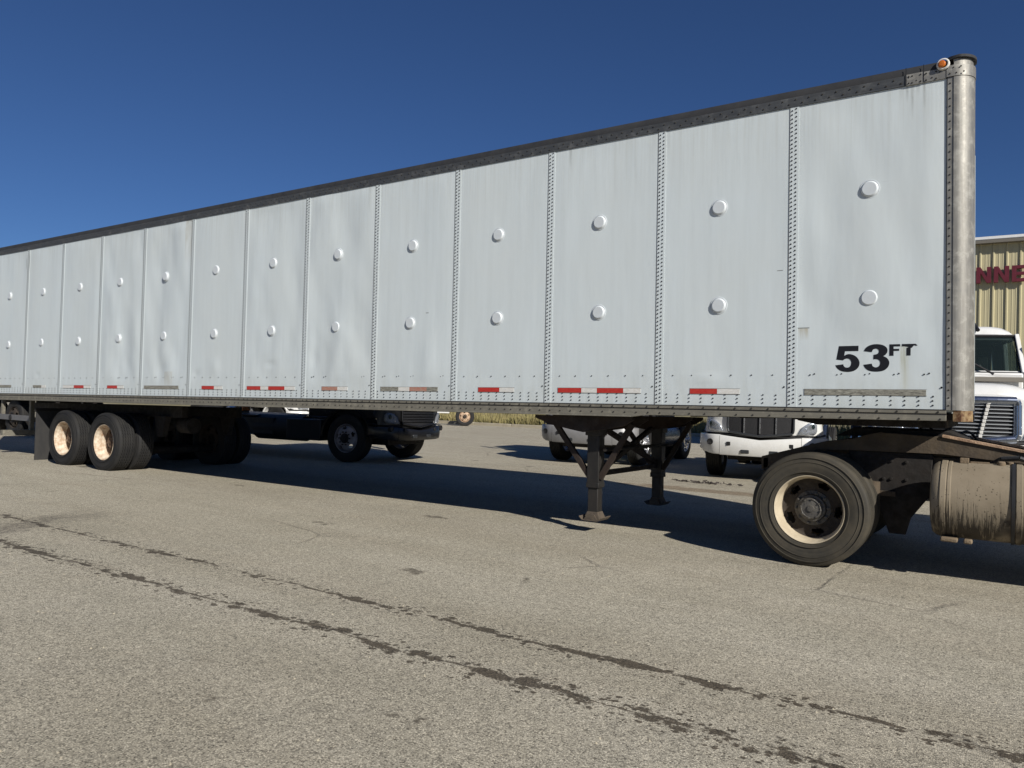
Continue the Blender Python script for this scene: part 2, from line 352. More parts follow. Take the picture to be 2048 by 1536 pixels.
# ------------------------------------------------------------------ mesh helpers
class MB:
    def __init__(s): s.v = []; s.f = []; s.sm = []; s.marks = []
    def add(s, vs, fs, smooth=False, M=None):
        k = len(s.v); s.marks.append((k, len(s.f)))
        for p in vs:
            p = Vector(p); s.v.append(tuple(M @ p) if M else tuple(p))
        for f in fs: s.f.append(tuple(i + k for i in f)); s.sm.append(smooth)
        return s
    def each(s, name, mat, parent=None, **kw):
        """every add() call becomes a part of its own"""
        out = []
        marks = s.marks + [(len(s.v), len(s.f))]
        for (v0, f0), (v1, f1) in zip(marks[:-1], marks[1:]):
            q = MB(); q.v = s.v[v0:v1]; q.f = [tuple(i - v0 for i in f) for f in s.f[f0:f1]]; q.sm = s.sm[f0:f1]
            out.append(q.build(name, mat, parent, **kw))
        return out
    def box(s, x0, x1, y0, y1, z0, z1, M=None):
        return s.add([(x0, y0, z0), (x1, y0, z0), (x1, y1, z0), (x0, y1, z0), (x0, y0, z1), (x1, y0, z1), (x1, y1, z1), (x0, y1, z1)],
                     [(0, 3, 2, 1), (4, 5, 6, 7), (0, 1, 5, 4), (1, 2, 6, 5), (2, 3, 7, 6), (3, 0, 4, 7)], False, M)
    def prism(s, pts, a, b, axis='y', M=None):
        """extrude a 2D polygon; axis y: pts=(x,z); axis x: pts=(y,z); axis z: pts=(x,y)"""
        def mk(p, t): return {'y': (p[0], t, p[1]), 'x': (t, p[0], p[1]), 'z': (p[0], p[1], t)}[axis]
        n = len(pts); v = [mk(p, a) for p in pts] + [mk(p, b) for p in pts]
        area = sum(pts[i][0] * pts[(i + 1) % n][1] - pts[(i + 1) % n][0] * pts[i][1] for i in range(n))
        f = [tuple(range(n)), tuple(reversed(range(n, 2 * n)))] + [(i, i + n, (i + 1) % n + n, (i + 1) % n) for i in range(n)]
        return s.add(v, f, False, M)
    def lathe(s, prof, seg=48, c=(0, 0, 0), axis='y', zig=None, caps=False, M=None, arc=(0, 2 * PI)):
        """prof: list of (r, t) with t along axis"""
        full = abs(arc[1] - arc[0] - 2 * PI) < 1e-6
        ns = seg if full else seg + 1
        v = []
        for i in range(ns):
            a = arc[0] + (arc[1] - arc[0]) * i / seg
            for j, pr in enumerate(prof):
                r, t = pr[0], pr[1]
                if zig and len(pr) > 2: t += pr[2] * (1 if i % 2 else -1) * zig
                cs, sn = math.cos(a) * r, math.sin(a) * r
                p = {'y': (cs, t, sn), 'x': (t, cs, sn), 'z': (cs, sn, t)}[axis]
                v.append((p[0] + c[0], p[1] + c[1], p[2] + c[2]))
        n = len(prof); f = []
        for i in range(seg):
            k = (i + 1) % ns
            for j in range(n - 1):
                q = (i * n + j, i * n + j + 1, k * n + j + 1, k * n + j)
                f.append(q)
        if caps:
            f.append(tuple(i * n for i in range(ns))); f.append(tuple(i * n + n - 1 for i in reversed(range(ns))))
        return s.add(v, f, True, M)
    def cyl(s, p0, p1, r, seg=12, r1=None):
        p0, p1 = Vector(p0), Vector(p1); d = p1 - p0
        q = d.to_track_quat('Z', 'Y').to_matrix().to_4x4(); Mx = Matrix.Translation(p0) @ q
        r1 = r if r1 is None else r1
        return s.lathe([(r, 0), (r1, d.length)], seg, axis='z', caps=True, M=Mx)
    def bar(s, p0, p1, w_, h_):
        p0, p1 = Vector(p0), Vector(p1); d = p1 - p0
        x = d.normalized(); up = Vector((0, 0, 1)) if abs(x.z) < .95 else Vector((0, 1, 0))
        y = up.cross(x).normalized(); z = x.cross(y)
        Mx = Matrix(((x.x, y.x, z.x, p0.x), (x.y, y.y, z.y, p0.y), (x.z, y.z, z.z, p0.z), (0, 0, 0, 1)))
        return s.box(0, d.length, -w_ / 2, w_ / 2, -h_ / 2, h_ / 2, Mx)
    def tube(s, path, r, seg=8):
        for a, b in zip(path[:-1], path[1:]): s.cyl(a, b, r, seg)
        return s
    def surf(s, rows, closed=False):
        """rows of points -> quad grid"""
        n = len(rows[0]); v = [p for r in rows for p in r]; f = []
        for i in range(len(rows) - 1):
            for j in range(n - 1): f.append((i * n + j, i * n + j + 1, (i + 1) * n + j + 1, (i + 1) * n + j))
            if closed: f.append((i * n + n - 1, i * n, (i + 1) * n, (i + 1) * n + n - 1))
        return s.add(v, f, True)
    def mesh(s, name, mat, angle=35):
        me = bpy.data.meshes.new(name); me.from_pydata(s.v, [], s.f); me.validate()
        bm = bmesh.new(); bm.from_mesh(me); bmesh.ops.remove_doubles(bm, verts=bm.verts, dist=1e-6)
        bmesh.ops.recalc_face_normals(bm, faces=bm.faces); bm.to_mesh(me); bm.free()
        me.shade_smooth(); me.set_sharp_from_angle(angle=math.radians(angle))
        me.materials.append(MT[mat] if isinstance(mat, str) else mat)
        return me
    def build(s, name, mat, parent=None, bevel=0, kind=None, angle=35, loc=None):
        o = bpy.data.objects.new(name, s.mesh(name, mat, angle)); COL.objects.link(o)
        if parent: o.parent = parent
        if loc: o.location = loc
        if bevel:
            b = o.modifiers.new('bevel', 'BEVEL'); b.width = bevel; b.segments = 2; b.limit_method = 'ANGLE'; b.angle_limit = math.radians(40)
            b.harden_normals = False
        if kind: o['kind'] = kind
        return o
def empty(name, label, cat, loc=(0, 0, 0), rz=0, group=None):
    o = bpy.data.objects.new(name, None); COL.objects.link(o); o.location = loc; o.rotation_euler = (0, 0, rz)
    o.empty_display_size = .3
    tag(o, label, cat, group); return o
def tag(o, label, cat, group=None):
    o['label'] = label; o['category'] = cat
    if group: o['group'] = group
    return o
def linkcopy(o, parent, loc=None, rot=None):
    c = o.copy(); COL.objects.link(c); c.parent = parent
    if loc is not None: c.location = loc
    if rot is not None: c.rotation_euler = rot
    return c

# ------------------------------------------------------------------ ground
g_ = MB(); g_.add([(-1500, -1500, 0), (1500, -1500, 0), (1500, 1500, 0), (-1500, 1500, 0)], [(0, 1, 2, 3)])
gr = g_.build('ground', 'asphalt', kind='structure')
f_ = MB(); f_.add([(-1500, 27.3, .02), (1500, 27.3, .02), (1500, 1490, .02), (-1500, 1490, .02)], [(0, 1, 2, 3)])
f_.build('field', 'soil', kind='structure')
c_ = MB()
for i in range(40):
    x0 = -90 + i * 2.4; c_.box(x0, x0 + 2.385, 27.02, 27.3, -.02, .15 + random.uniform(-.006, .006))
c_.build('curb', 'concrete', bevel=.02, kind='structure')

# dry grass at the field edge
gm = MB(); rnd = random.Random(3)
for i in range(17000):
    x = rnd.uniform(-42, 2); t = rnd.random() ** 1.6; y = 27.45 + t * 9
    den = noise.noise(Vector((x * .35, y * .5, 0)))
    if rnd.random() > .72 + den: continue
    h = rnd.uniform(.25, .62) * (1 + .7 * den) * (1 + .4 * t); a = rnd.uniform(0, PI)
    for k in range(2):
        a += rnd.uniform(.5, 1.6); wd = rnd.uniform(.014, .035); lx, ly = rnd.gauss(0, .14), rnd.gauss(0, .14)
        dx, dy = math.cos(a) * wd, math.sin(a) * wd
        gm.add([(x - dx, y - dy, 0), (x + dx, y + dy, 0), (x + lx * .5 + dx * .7, y + ly * .5 + dy * .7, h * .6), (x + lx * .5 - dx * .7, y + ly * .5 - dy * .7, h * .6), (x + lx, y + ly, h)],
               [(0, 1, 2, 3), (3, 2, 4)])
me = bpy.data.meshes.new('dry_grass'); me.from_pydata(gm.v, [], gm.f); me.materials.append(MT['grass'])
go = bpy.data.objects.new('dry_grass', me); COL.objects.link(go); go['kind'] = 'stuff'
tag(go, 'tall dry yellow green grass growing beyond the concrete curb', 'grass')

# ------------------------------------------------------------------ wheels
R_T = .483
def tyre_prof(wd=.27, grooves=4, R=R_T, rim=.285, zig=0):
    """profile in (r, y): y=0 is the outer sidewall plane, +y inboard"""
    p = [(rim, .012), (rim + .012, .002), (rim + .05, -.006), (rim + .10, -.012), (R - .07, -.010), (R - .045, -.006), (R - .018, .002), (R - .006, .012), (R, .03)]
    span0, span1 = .035, wd - .035; n = grooves
    for k in range(n):
        c = span0 + (span1 - span0) * (k + .5) / n; h = .0065
        z = .0055 * zig
        p += [(R + .001, c - h, z), (R - .013, c - h * .6, z), (R - .013, c + h * .6, z), (R + .001, c + h, z)]
    p += [(R, wd - .03), (R - .006, wd - .012), (R - .045, wd + .006), (rim + .05, wd + .006), (rim, wd - .012)]
    return p
def make_wheel_meshes(key, tyre_m, rim_m, disc_m, hub_m, deep=.17, zig=0, hub_out=.085, convex=False, holes=5, grooves=5):
    t = MB(); t.lathe(tyre_prof(zig=1 if zig else 0, grooves=grooves), 108, zig=1 if zig else None)
    if not convex:  # mould rings standing on the sidewall
        for rr in (.318, .40, .437): t.lathe([(rr, -.010), (rr + .002, -.0155), (rr + .005, -.0155), (rr + .008, -.010)], 96)
    tm = t.mesh('tyre', tyre_m, 40)
    r = MB()
    r.lathe([(.288, .014), (.290, .004), (.287, -.001), (.283, .0), (.278, .010), (.274, .05), (.262, .07), (.255, .20), (.262, .24), (.285, .262)], 72)
    rm = r.mesh('rim', rim_m, 50)
    d = MB(); segs = 120; rings = [.262, .243, .228, .213, .198, .183, .170, .158, .148, .10]
    dep = [deep - .02, deep - .004, deep + .0, deep + .0, deep + .0, deep + .0, deep - .0, deep - .0, deep - .0, deep]
    if convex: dep = [.045, .012, -.002, -.01, -.016, -.02, -.024, -.026, -.028, -.03]
    V = []; F = []
    for i in range(segs):
        a = 2 * PI * i / segs
        for rr, dd in zip(rings, dep): V.append((math.cos(a) * rr, dd, math.sin(a) * rr))
    n = len(rings)
    for i in range(segs):
        am = 2 * PI * (i + .5) / segs
        for j in range(n - 1):
            rm_ = (rings[j] + rings[j + 1]) / 2; hit = False
            for h in range(holes):
                ha = 2 * PI * (h + .35) / holes; da = (am - ha + PI) % (2 * PI) - PI
                if (da * .205 / .050) ** 2 + ((rm_ - .207) / .031) ** 2 < 1: hit = True
            if hit: continue
            k = (i + 1) % segs; F.append((i * n + j, i * n + j + 1, k * n + j + 1, k * n + j))
    d.add(V, F, True); dm = d.mesh('wheel', disc_m, 50)
    h = MB()
    if convex:
        h.lathe([(.10, -.03), (.098, -.045), (.075, -.05), (.072, -.09), (.06, -.10), (0.001, -.102)], 32)
    else:
        h.lathe([(.155, deep), (.15, deep - .012), (.12, deep - .016), (.112, deep - .06), (.098, deep - .065), (.094, hub_out + .012), (.088, hub_out), (.078, hub_out - .004), (.074, hub_out + .003), (.03, hub_out), (.027, hub_out - .01), (.001, hub_out - .011)], 40)
    hm = h.mesh('hub', hub_m, 35)
    b = MB()
    for k in range(10):
        a = 2 * PI * k / 10; c = (math.cos(a) * .131, math.sin(a) * .131)
        y0 = -.03 if convex else deep - .012
        b.lathe([(.016, y0), (.016, y0 - .022), (.009, y0 - .024), (.009, y0 - .04), (.001, y0 - .041)], 6, c=(c[0], 0, c[1]))
    if not convex:
        for k in range(8):
            a = 2 * PI * (k + .5) / 8; b.lathe([(.008, hub_out + .001), (.008, hub_out - .010), (.001, hub_out - .011)], 6, c=(math.cos(a) * .082, 0, math.sin(a) * .082))
    bm_ = b.mesh('wheel_nuts', hub_m, 30)
    return (dm, rm, tm, hm, bm_)
def place_wheel(ms, parent, loc, flip=False, spin=0.):
    """loc = centre of the outer sidewall plane; outward is local -y"""
    def mk(nm, me, par): o = bpy.data.objects.new(nm, me); COL.objects.link(o); o.parent = par; return o
    d = mk('wheel', ms[0], parent); d.location = loc; d.rotation_euler = (0, spin, PI if flip else 0)
    if flip: d.rotation_euler = (0, spin, PI)
    mk('rim', ms[1], d); mk('tyre', ms[2], d); mk('hub', ms[3], d); mk('wheel_nuts', ms[4], d)['kind'] = 'stuff'
    return d
W_DRIVE = make_wheel_meshes('drive', 'tyre_dusty', 'rim_cream', 'rim_disc', 'hubmetal', .175, 0, .085, grooves=6)
W_TRAIL = make_wheel_meshes('trail', 'tyre', 'rim_rusty', 'disc_rusty', 'disc_rusty', .195, 1, .12, grooves=5)
W_GREY = make_wheel_meshes('grey', 'tyre', 'rim_grey', 'rim_grey', 'black', .12, 0, .03, convex=True)
W_DARK = make_wheel_meshes('dark', 'tyre', 'rim_disc', 'rim_disc', 'black', .12, 0, .03, convex=True)  # dark rims paint the shade on the parked trailer's wheels
MT['rim_shadow'] = simple('shaded_far_wheel', (.03, .022, .017), .9, 0, (.05, .035, .025), 8, .7)  # far-side rims: shade put into the colour, a dark copy of the trailer rims
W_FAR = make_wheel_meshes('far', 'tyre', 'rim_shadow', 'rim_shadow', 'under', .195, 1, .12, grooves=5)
W_CHROME = make_wheel_meshes('chrome', 'tyre', 'rim_chrome', 'rim_chrome', 'rim_chrome', .1, 0, .03, convex=True)
W_TAN = make_wheel_meshes('tan', 'tyre', 'rim_tan', 'rim_tan', 'rim_disc', .14, 0, .05, convex=True)

# ------------------------------------------------------------------ THE TRAILER
TR = empty('box_trailer', 'long dented white 53 FT dry van trailer with rows of rivets, parked in the foreground', 'trailer', (0, 0, .025))
TR.rotation_euler = (0, -.012, 0)
XF, XR, PITCH, ZB, ZT = 1.197, -14.80, 1.2192, 1.33, 3.945
seams = [XF] + [-PITCH * k for k in range(0, 13)] + [XR]
strength = [1.8, .25, .2, .3, .6, 3.0, 2.1, .6, 2.6, 3.2, .9, .9, .8, 1.6]
def dent(x, z, k):
    s_ = strength[min(k, len(strength) - 1)]
    v = noise.noise(Vector((x * 2.1 + 7 * k, z * .55, k * 3.1))) * .0075 * s_
    v += noise.noise(Vector((x * 3.3 + z * .9 + k, z * 1.3 - x * .5, 4.2 + k))) * .0032 * s_
    v += noise.noise(Vector((x * .9, z * .5, 9.1))) * .006
    if s_ > 1: v += noise.noise(Vector((x * 6 + 3 * k, z * 4.5, 1.5))) * .0016 * s_ * (1.0 if z < 2.3 else .4)
    # oil-canning around the lower edge
    v += noise.noise(Vector((x * 5, 2.2, k))) * .002 * max(0, 1 - abs(z - 1.62) / .2)
    return v
bumps = [(-.72, 1.56, .12, .035, -.012), (-6.72, 1.78, .09, .02, .010), (-3.35, 1.72, .22, .012, .006), (-12.9, 1.66, .06, .03, .01), (-4.55, 1.50, .07, .05, -.014), (-5.9, 1.85, .1, .10, .008), (-7.9, 1.75, .1, .12, -.010), (-9.2, 1.7, .12, .15, .012), (-8.35, 1.65, .10, .05, .010), (-4.0, 1.75, .12, .3, -.010), (.35, 3.0, .20, .5, .012), (.2, 2.6, .10, .6, -.008)]
for k in range(len(seams) - 1):
    x1, x0 = seams[k], seams[k + 1]; nx, nz = 34, 64
    rows = []
    for i in range(nx + 1):
        x = x0 + (x1 - x0) * i / nx; r = []
        for j in range(nz + 1):
            z = ZB + (ZT - ZB) * j / nz
            e = min(1, min((x - x0 - .078) / .12, (x1 - x - .01) / .12)) if k < len(seams) else 0; ez = min(1, min(z - ZB, ZT - z) / .12)
            ez = min(ez, max(.12, min(1, (z - 1.49) / .12)))
            e = max(0, e) ** .8 * (.1 + .9 * max(0, ez))
            if k == 0: e *= 1 - math.exp(-(((x - .68) / .36) ** 4 + ((z - 1.75) / .2) ** 4))
            y = dent(x, z, k) * e
            for (bx, bz, sx, sz, am) in bumps:
                q = ((x - bx) / sx) ** 2 + ((z - bz) / sz) ** 2
                if q < 6: y += am * math.exp(-q) * e
            r.append((x, y, z))
        rows.append(r)
    b = MB(); b.surf(rows)
    # folded edge strip along the seam side so that the sheet overlaps its neighbour
    b.box(x0 + .0005, x0 + .075 if k else x0 + .075, -.0045, -.0015, ZB, ZT)
    b.build('side_panel', 'panel', TR, angle=60)
# body behind the sheets: far side, roof, floor, rear and front wall
b = MB()
b.box(XR, 1.30, .035, .06, ZB - .02, ZT + .05); b.box(XR, 1.30, 2.56, 2.6, ZB - .1, ZT + .11)
b.box(XR, XR + .04, .0605, 2.5595, ZB, ZT + .1); b.box(1.28, 1.295, .10, 2.46, ZB - .04, ZT + .09)
b.build('body_shell', 'panel', TR)
b = MB(); b.box(XR, 1.30, .06, 2.55, ZT + .111, ZT + .14); b.build('roof', 'topcap', TR)
b = MB(); b.box(XR, 1.30, .062, 2.555, 1.25, 1.30); b.build('floor', 'under', TR)
b = MB()
x = -14.6
while x < 1.2:
    b.box(x, x + .05, .02, 2.55, 1.222, 1.249); x += .305 * 1.5
b.build('cross_members', 'under', TR, kind='stuff')
# top rail: rivet band + sloping cap
b = MB(); b.box(XR, .905, -.010, .03, 3.9455, 4.028); b.build('top_rail', 'toprail', TR)
b = MB(); b.prism([(-.004, 4.03), (-.004, 4.062), (.012, 4.096), (.06, 4.10), (.06, 4.03)], XR, 1.19, 'x'); b.build('roof_edge_rail', 'topcap', TR)
b = MB(); b.box(.907, 1.03, -.014, .03, 3.943, 4.034); b.box(1.032, 1.19, -.012, .03, 3.945, 4.032); b.build('joint_plate', 'post', TR, bevel=.002)
b = MB(); 
for xx in (.905, 1.031): b.box(xx - .002, xx + .002, -.0165, -.0145, 3.95, 4.09)
b.each('joint_seam', 'seal', TR)
# bottom rail: upper lip, lower band, deeper section behind x=-1.45
b = MB(); b.box(XR, 1.20, -.012, .03, 1.296, 1.329); b.build('bottom_rail_lip', 'rail', TR, bevel=.003)
b = MB(); b.prism([(XR, 1.292), (1.20, 1.292), (1.20, 1.240), (-1.30, 1.228), (-1.46, 1.205), (XR, 1.205)], -.020, .03, 'y')
b.box(XR, -1.46, -.026, -.0205, 1.206, 1.218)
b.build('bottom_rail', 'rail', TR, bevel=.003)
b = MB(); b.box(XR, 1.20, -.0135, -.0122, 1.322, 1.3285); b.box(XR, 1.2, -.0215, -.0205, 1.286, 1.2915); b.build('rail_shadow_joint', 'seal', TR)
# front corner post (quarter round) with flange
b = MB()
prof = [(-.008, 1.199), (-.008, 1.236), (-.004, 1.24)]
rc = .15
pts = [(1.199, -.008), (1.238, -.008), (1.242, -.014)]
for i in range(13):
    a = -PI / 2 + PI / 2 * i / 12; pts.append((1.243 + rc * math.cos(a) * .92, -.014 + rc + rc * math.sin(a)))
pts += [(1.381, .17), (1.361, .17), (1.361, .138), (1.30, .035), (1.199, .035)]
b.prism(pts, ZB - .006, 3.948, 'z'); b.build('corner_post', 'post', TR, angle=30)
b = MB(); b.box(1.1935, 1.1985, -.0095, .01, ZB, 3.944); b.build('post_gap', 'seal', TR)
def offset_band(z0, z1, d, x_start):
    q = [(x_start, -.012 - d)]
    for i in range(13):
        a = -PI / 2 + PI / 2 * i / 12; q.append((1.243 + (rc * .92 + d) * math.cos(a), -.014 + rc + (rc + d) * math.sin(a)))
    q += [(1.381 + d, .17), (1.36, .17), (1.36, .14), (1.29, .03), (x_start, .03)]
    return q
b = MB(); b.prism(offset_band(0, 0, .004, 1.1915), 3.952, 4.040, 'z'); b.build('corner_band', 'post', TR, angle=30)
b = MB(); b.prism(offset_band(0, 0, -.012, 1.24), 4.041, 4.092, 'z'); b.build('corner_cap', 'post', TR, angle=30)
b = MB(); q = [(1.19, .02), (1.22, -.006)] + [(1.243 + (rc * .92 + .012) * math.cos(a), -.014 + rc + (rc + .012) * math.sin(a)) for a in [(-PI / 2 + .25) + (PI / 2 - .25) * i / 8 for i in range(9)]] + [(1.39, .20), (1.295, .40), (1.285, 2.5), (1.19, 2.5)]
b.prism(q, 4.093, 4.118, 'z'); b.build('front_roof_lip', 'topcap', TR, bevel=.004)
# rusty corner casting
b = MB(); q = [(1.245, .0), (1.30, -.006)] + [(1.262 + .112 * math.cos(a), .105 + .112 * math.sin(a)) for a in [-1.2 + 1.2 * i / 7 for i in range(8)]] + [(1.372, .20), (1.245, .2)]
b.prism(q, 1.238, 1.322, 'z'); b.build('corner_casting', 'rustcorner', TR, angle=30)
# marker lamp at the top front corner
b = MB(); b.lathe([(.048, .0), (.047, -.018), (.040, -.026), (.034, -.026)], 28, c=(1.168, -.004, 4.060)); b.build('marker_lamp', 'white_tape', TR)
ml = bpy.data.objects['marker_lamp']
b = MB(); b.lathe([(.029, -.02), (.027, -.032), (.018, -.040), (.001, -.042)], 28, c=(1.160, -.008, 4.058)); b.build('amber_lens', 'amber', ml)

# rivets ------------------------------------------------------------
def riv(b, x, y, z, r=.0080, h=.006):
    n = 7; vs = [(x + r * math.cos(2 * PI * i / n), y, z + r * math.sin(2 * PI * i / n)) for i in range(n)]
    vs += [(x + r * .62 * math.cos(2 * PI * i / n), y - h, z + r * .62 * math.sin(2 * PI * i / n)) for i in range(n)]
    b.add(vs, [tuple(range(n, 2 * n))] + [(i, (i + 1) % n, (i + 1) % n + n, i + n) for i in range(n)])
rj = random.Random(5)
b = MB()
for k, xs in enumerate(seams[1:-1]):
    z = 1.352; i = 0
    while z < 3.93:
        for dx in (.016, .05): riv(b, xs + dx + rj.uniform(-.001, .001), -.0045, z + (.014 if dx > .03 else 0) + rj.uniform(-.002, .002))
        z += .0366
b.build('seam_rivets', 'rivet', TR, kind='stuff')
for xs in seams[1:-1]:
    b = MB(); b.box(xs - .0035, xs + .0003, -.0046, .0, ZB + .002, ZT - .002); b.build('seam_gap', 'tape_edge', TR)
b = MB()
for k in range(len(seams) - 1):
    x1, x0 = seams[k], seams[k + 1]; n = 11 if k != 1 else 10
    if x1 - x0 < .4: n = 4
    for i in range(n):
        x = x0 + .085 + (x1 - x0 - .10) * (i + .25) / n
        for zz in (1.36, 1.395, 1.430): riv(b, x + (1.43 - zz) * .0 + rj.uniform(-.002, .002), 0.0, zz + rj.uniform(-.001, .001), .0075, .007)
    dbl = k in (0, 4, 5, 8, 9)
    m_ = 5 if dbl else 6
    for i in range(m_):
        x = x0 + .12 + (x1 - x0 - .12) * (i + .3) / m_
        riv(b, x, 0.0, 1.605, .007, .006)
        if dbl: riv(b, x + .035, 0.0, 1.613, .007, .006)
    for i in range(3): riv(b, x1 - .03 if i else x1 - .03, 0, 1.50 + .001 * i, .0075, .007)
b.build('panel_rivets', 'rivet', TR, kind='stuff')
b = MB()
x = XR + .05; i = 0
while x < 1.17:
    riv(b, x, -.012, 1.309, .0085, .007); riv(b, x + .015, -.020, 1.252, .0085, .007)
    x += .075 if x < -2.9 and i % 2 else (.12 if x < -1.2 else .145); i += 1
b.build('bottom_rail_rivets', 'rivet_rail', TR, kind='stuff')
b = MB()
x = XR + .05
while x < 1.19:
    riv(b, x, -.010, 3.972, .008, .006); riv(b, x + .055, -.010, 4.006, .008, .006); x += .11
b.build('top_rail_rivets', 'rivet_rail', TR, kind='stuff')
b = MB(); z = 1.36
while z < 3.93: riv(b, 1.216, -.008, z, .0075, .005); z += .0605
for xx in (1.215, 1.26, 1.31): riv(b, xx, -.0165, 3.975, .007, .005); riv(b, xx - .02, -.0165, 4.02, .007, .005)
for xx in (.925, .95, 1.01, 1.05, 1.12): riv(b, xx, -.0145, 3.96, .007, .005); riv(b, xx, -.0145, 4.015, .007, .005)
b.build('post_rivets', 'rivet_rail', TR, kind='stuff')

# round vent caps
vb = MB(); vb.lathe([(.080, .004), (.078, -.003), (.073, -.004), (.071, -.0005), (.069, -.003), (.057, -.018), (.054, -.0195), (.001, -.0195)], 40)
vmesh = vb.mesh('vent_cap', 'vent', 18)
for k in range(14):
    x = .636 if k == 0 else -.617 - PITCH * (k - 1)
    if k == 13: x = -14.06 - 1.0
    if x < XR + .1: continue
    for z in (3.145, 2.235):
        o = bpy.data.objects.new('vent_cap', vmesh); COL.objects.link(o); o.parent = TR
        o.location = (x + rj.uniform(-.008, .008), 0, z + rj.uniform(-.006, .006)); o.rotation_euler = (0, rj.uniform(0, 6), 0)

# reflective tape pieces
tapes = [(.14, 1.06, 'worn_tape')]
tapes += [(-.875, -.62, 'red_tape'), (-.618, -.415, 'white_tape'), (-2.28, -2.01, 'red_tape'), (-2.008, -1.835, 'white_tape'), (-1.833, -1.55, 'red_tape'), (-1.548, -1.368, 'white_tape')]
tapes += [(-3.282, -3.005, 'red_tape'), (-3.003, -2.817, 'white_tape'), (-4.72, -4.44, 'worn_tape'), (-4.438, -4.27, 'white_tape'), (-4.268, -4.01, 'faded_tape'), (-4.008, -3.85, 'worn_tape')]
tapes += [(-5.72, -5.445, 'faded_tape'), (-5.443, -5.27, 'white_tape'), (-7.18, -6.9, 'red_tape'), (-6.898, -6.74, 'white_tape'), (-6.738, -6.42, 'red_tape'), (-6.418, -6.22, 'white_tape')]
tapes += [(-8.18, -7.90, 'red_tape'), (-7.898, -7.71, 'white_tape'), (-9.62, -8.74, 'worn_tape'), (-10.65, -10.36, 'red_tape'), (-10.358, -10.18, 'white_tape')]
tapes += [(-12.02, -11.67, 'white_tape'), (-11.668, -11.36, 'red_tape'), (-11.358, -11.15, 'white_tape'), (-13.05, -12.75, 'worn_tape'), (-12.748, -12.60, 'white_tape'), (-14.5, -13.85, 'worn_tape')]
for (a, c, mt) in tapes:
    b = MB(); b.box(a, c, -.0045, -.0020, 1.436, 1.482); b.build('reflective_tape', mt, TR)
b = MB()
for (a, c) in ((-.88, -.41), (-2.285, -1.363), (-3.287, -2.812), (-5.725, -5.265), (-7.185, -6.215), (-8.185, -7.705), (-12.025, -11.145), (-10.655, -10.175), (.135, 1.065), (-4.725, -3.845), (-9.625, -8.735)):
    b.box(a, c, -.0040, -.001, 1.4325, 1.4355); b.box(a, c, -.0040, -.001, 1.4825, 1.4850)
b.each('tape_edge', 'tape_edge', TR)

# 53 FT lettering (traced outlines, laid as thin vinyl)
def L(pts):  # lettering sheet units -> trailer metres
    return [(.3405 + u * .0003535 * 1.0, 1.917 - v * .000352) for (u, v) in pts]
def smooth(pts, sharp):
    out = []; n = len(pts)
    for i in range(n):
        p0, p1, p2, p3 = pts[i - 1], pts[i], pts[(i + 1) % n], pts[(i + 2) % n]
        out.append(p1)
        if i in sharp or (i + 1) % n in sharp and i in sharp: continue
        if i in sharp and (i + 1) % n in sharp: continue
        m1 = (0, 0) if i in sharp else ((p2[0] - p0[0]) / 2, (p2[1] - p0[1]) / 2)
        m2 = (0, 0) if (i + 1) % n in sharp else ((p3[0] - p1[0]) / 2, (p3[1] - p1[1]) / 2)
        if m2 == (0, 0): m2 = (p2[0] - p1[0], p2[1] - p1[1])
        for t in (.33, .66):
            a, b_, c, d = 2 * t ** 3 - 3 * t * t + 1, t ** 3 - 2 * t * t + t, -2 * t ** 3 + 3 * t * t, t ** 3 - t * t
            out.append(tuple(a * p1[q] + b_ * m1[q] + c * p2[q] + d * m2[q] for q in (0, 1)))
    return out
five = [(207, 205), (634, 205), (634, 328), (340, 328), (325, 435), (380, 405), (440, 398), (520, 420), (590, 465), (640, 535), (660, 610), (645, 690), (600, 755), (530, 800), (440, 820), (340, 818), (250, 795), (190, 755), (150, 710), (130, 660), (305, 638), (312, 670), (340, 705), (390, 718), (435, 705), (468, 665), (480, 610), (470, 555), (435, 515), (390, 502), (340, 515), (300, 545), (150, 525)]
three = [(750, 335), (775, 280), (830, 225), (910, 190), (1010, 178), (1110, 190), (1190, 225), (1240, 280), (1250, 340), (1235, 390), (1200, 435), (1160, 458), (1215, 485), (1260, 530), (1285, 590), (1285, 650), (1260, 715), (1210, 770), (1140, 805), (1040, 820), (930, 815), (840, 785), (780, 730), (742, 655), (920, 630), (930, 670), (960, 705), (1010, 718), (1060, 700), (1090, 660), (1098, 610), (1085, 565), (1050, 535), (1000, 525), (955, 530), (958, 425), (1010, 415), (1055, 390), (1070, 350), (1060, 310), (1025, 285), (985, 285), (945, 305), (918, 362)]
eff = [(1290, 190), (1510, 190), (1510, 240), (1375, 240), (1375, 297), (1490, 297), (1490, 342), (1375, 342), (1375, 453), (1290, 453)]
tee = [(1545, 190), (1822, 190), (1862, 228), (1835, 238), (1792, 224), (1748, 278), (1724, 284), (1722, 453), (1640, 453), (1640, 282), (1690, 262), (1600, 240), (1545, 242)]
for nm, pts, sh in (('digit', five, (0, 1, 2, 3, 4, 19, 20, 31, 32)), ('digit', three, (0, 11, 23, 24, 34, 35, 43)), ('letter', eff, range(10)), ('letter', tee, range(13))):
    b = MB(); b.prism(L(smooth(pts, set(sh)) if nm == 'digit' else pts), -.0024, -.0008, 'y')
    o = b.build(nm, 'seal', TR)
b = MB()
for (x, z, l) in ((-14.42, 1.66, .05), (-14.40, 1.70, .04), (-14.43, 1.735, .045)): b.box(x, x + l, -.004, -.001, z, z + .012)
b.build('lettering', 'seal', TR)

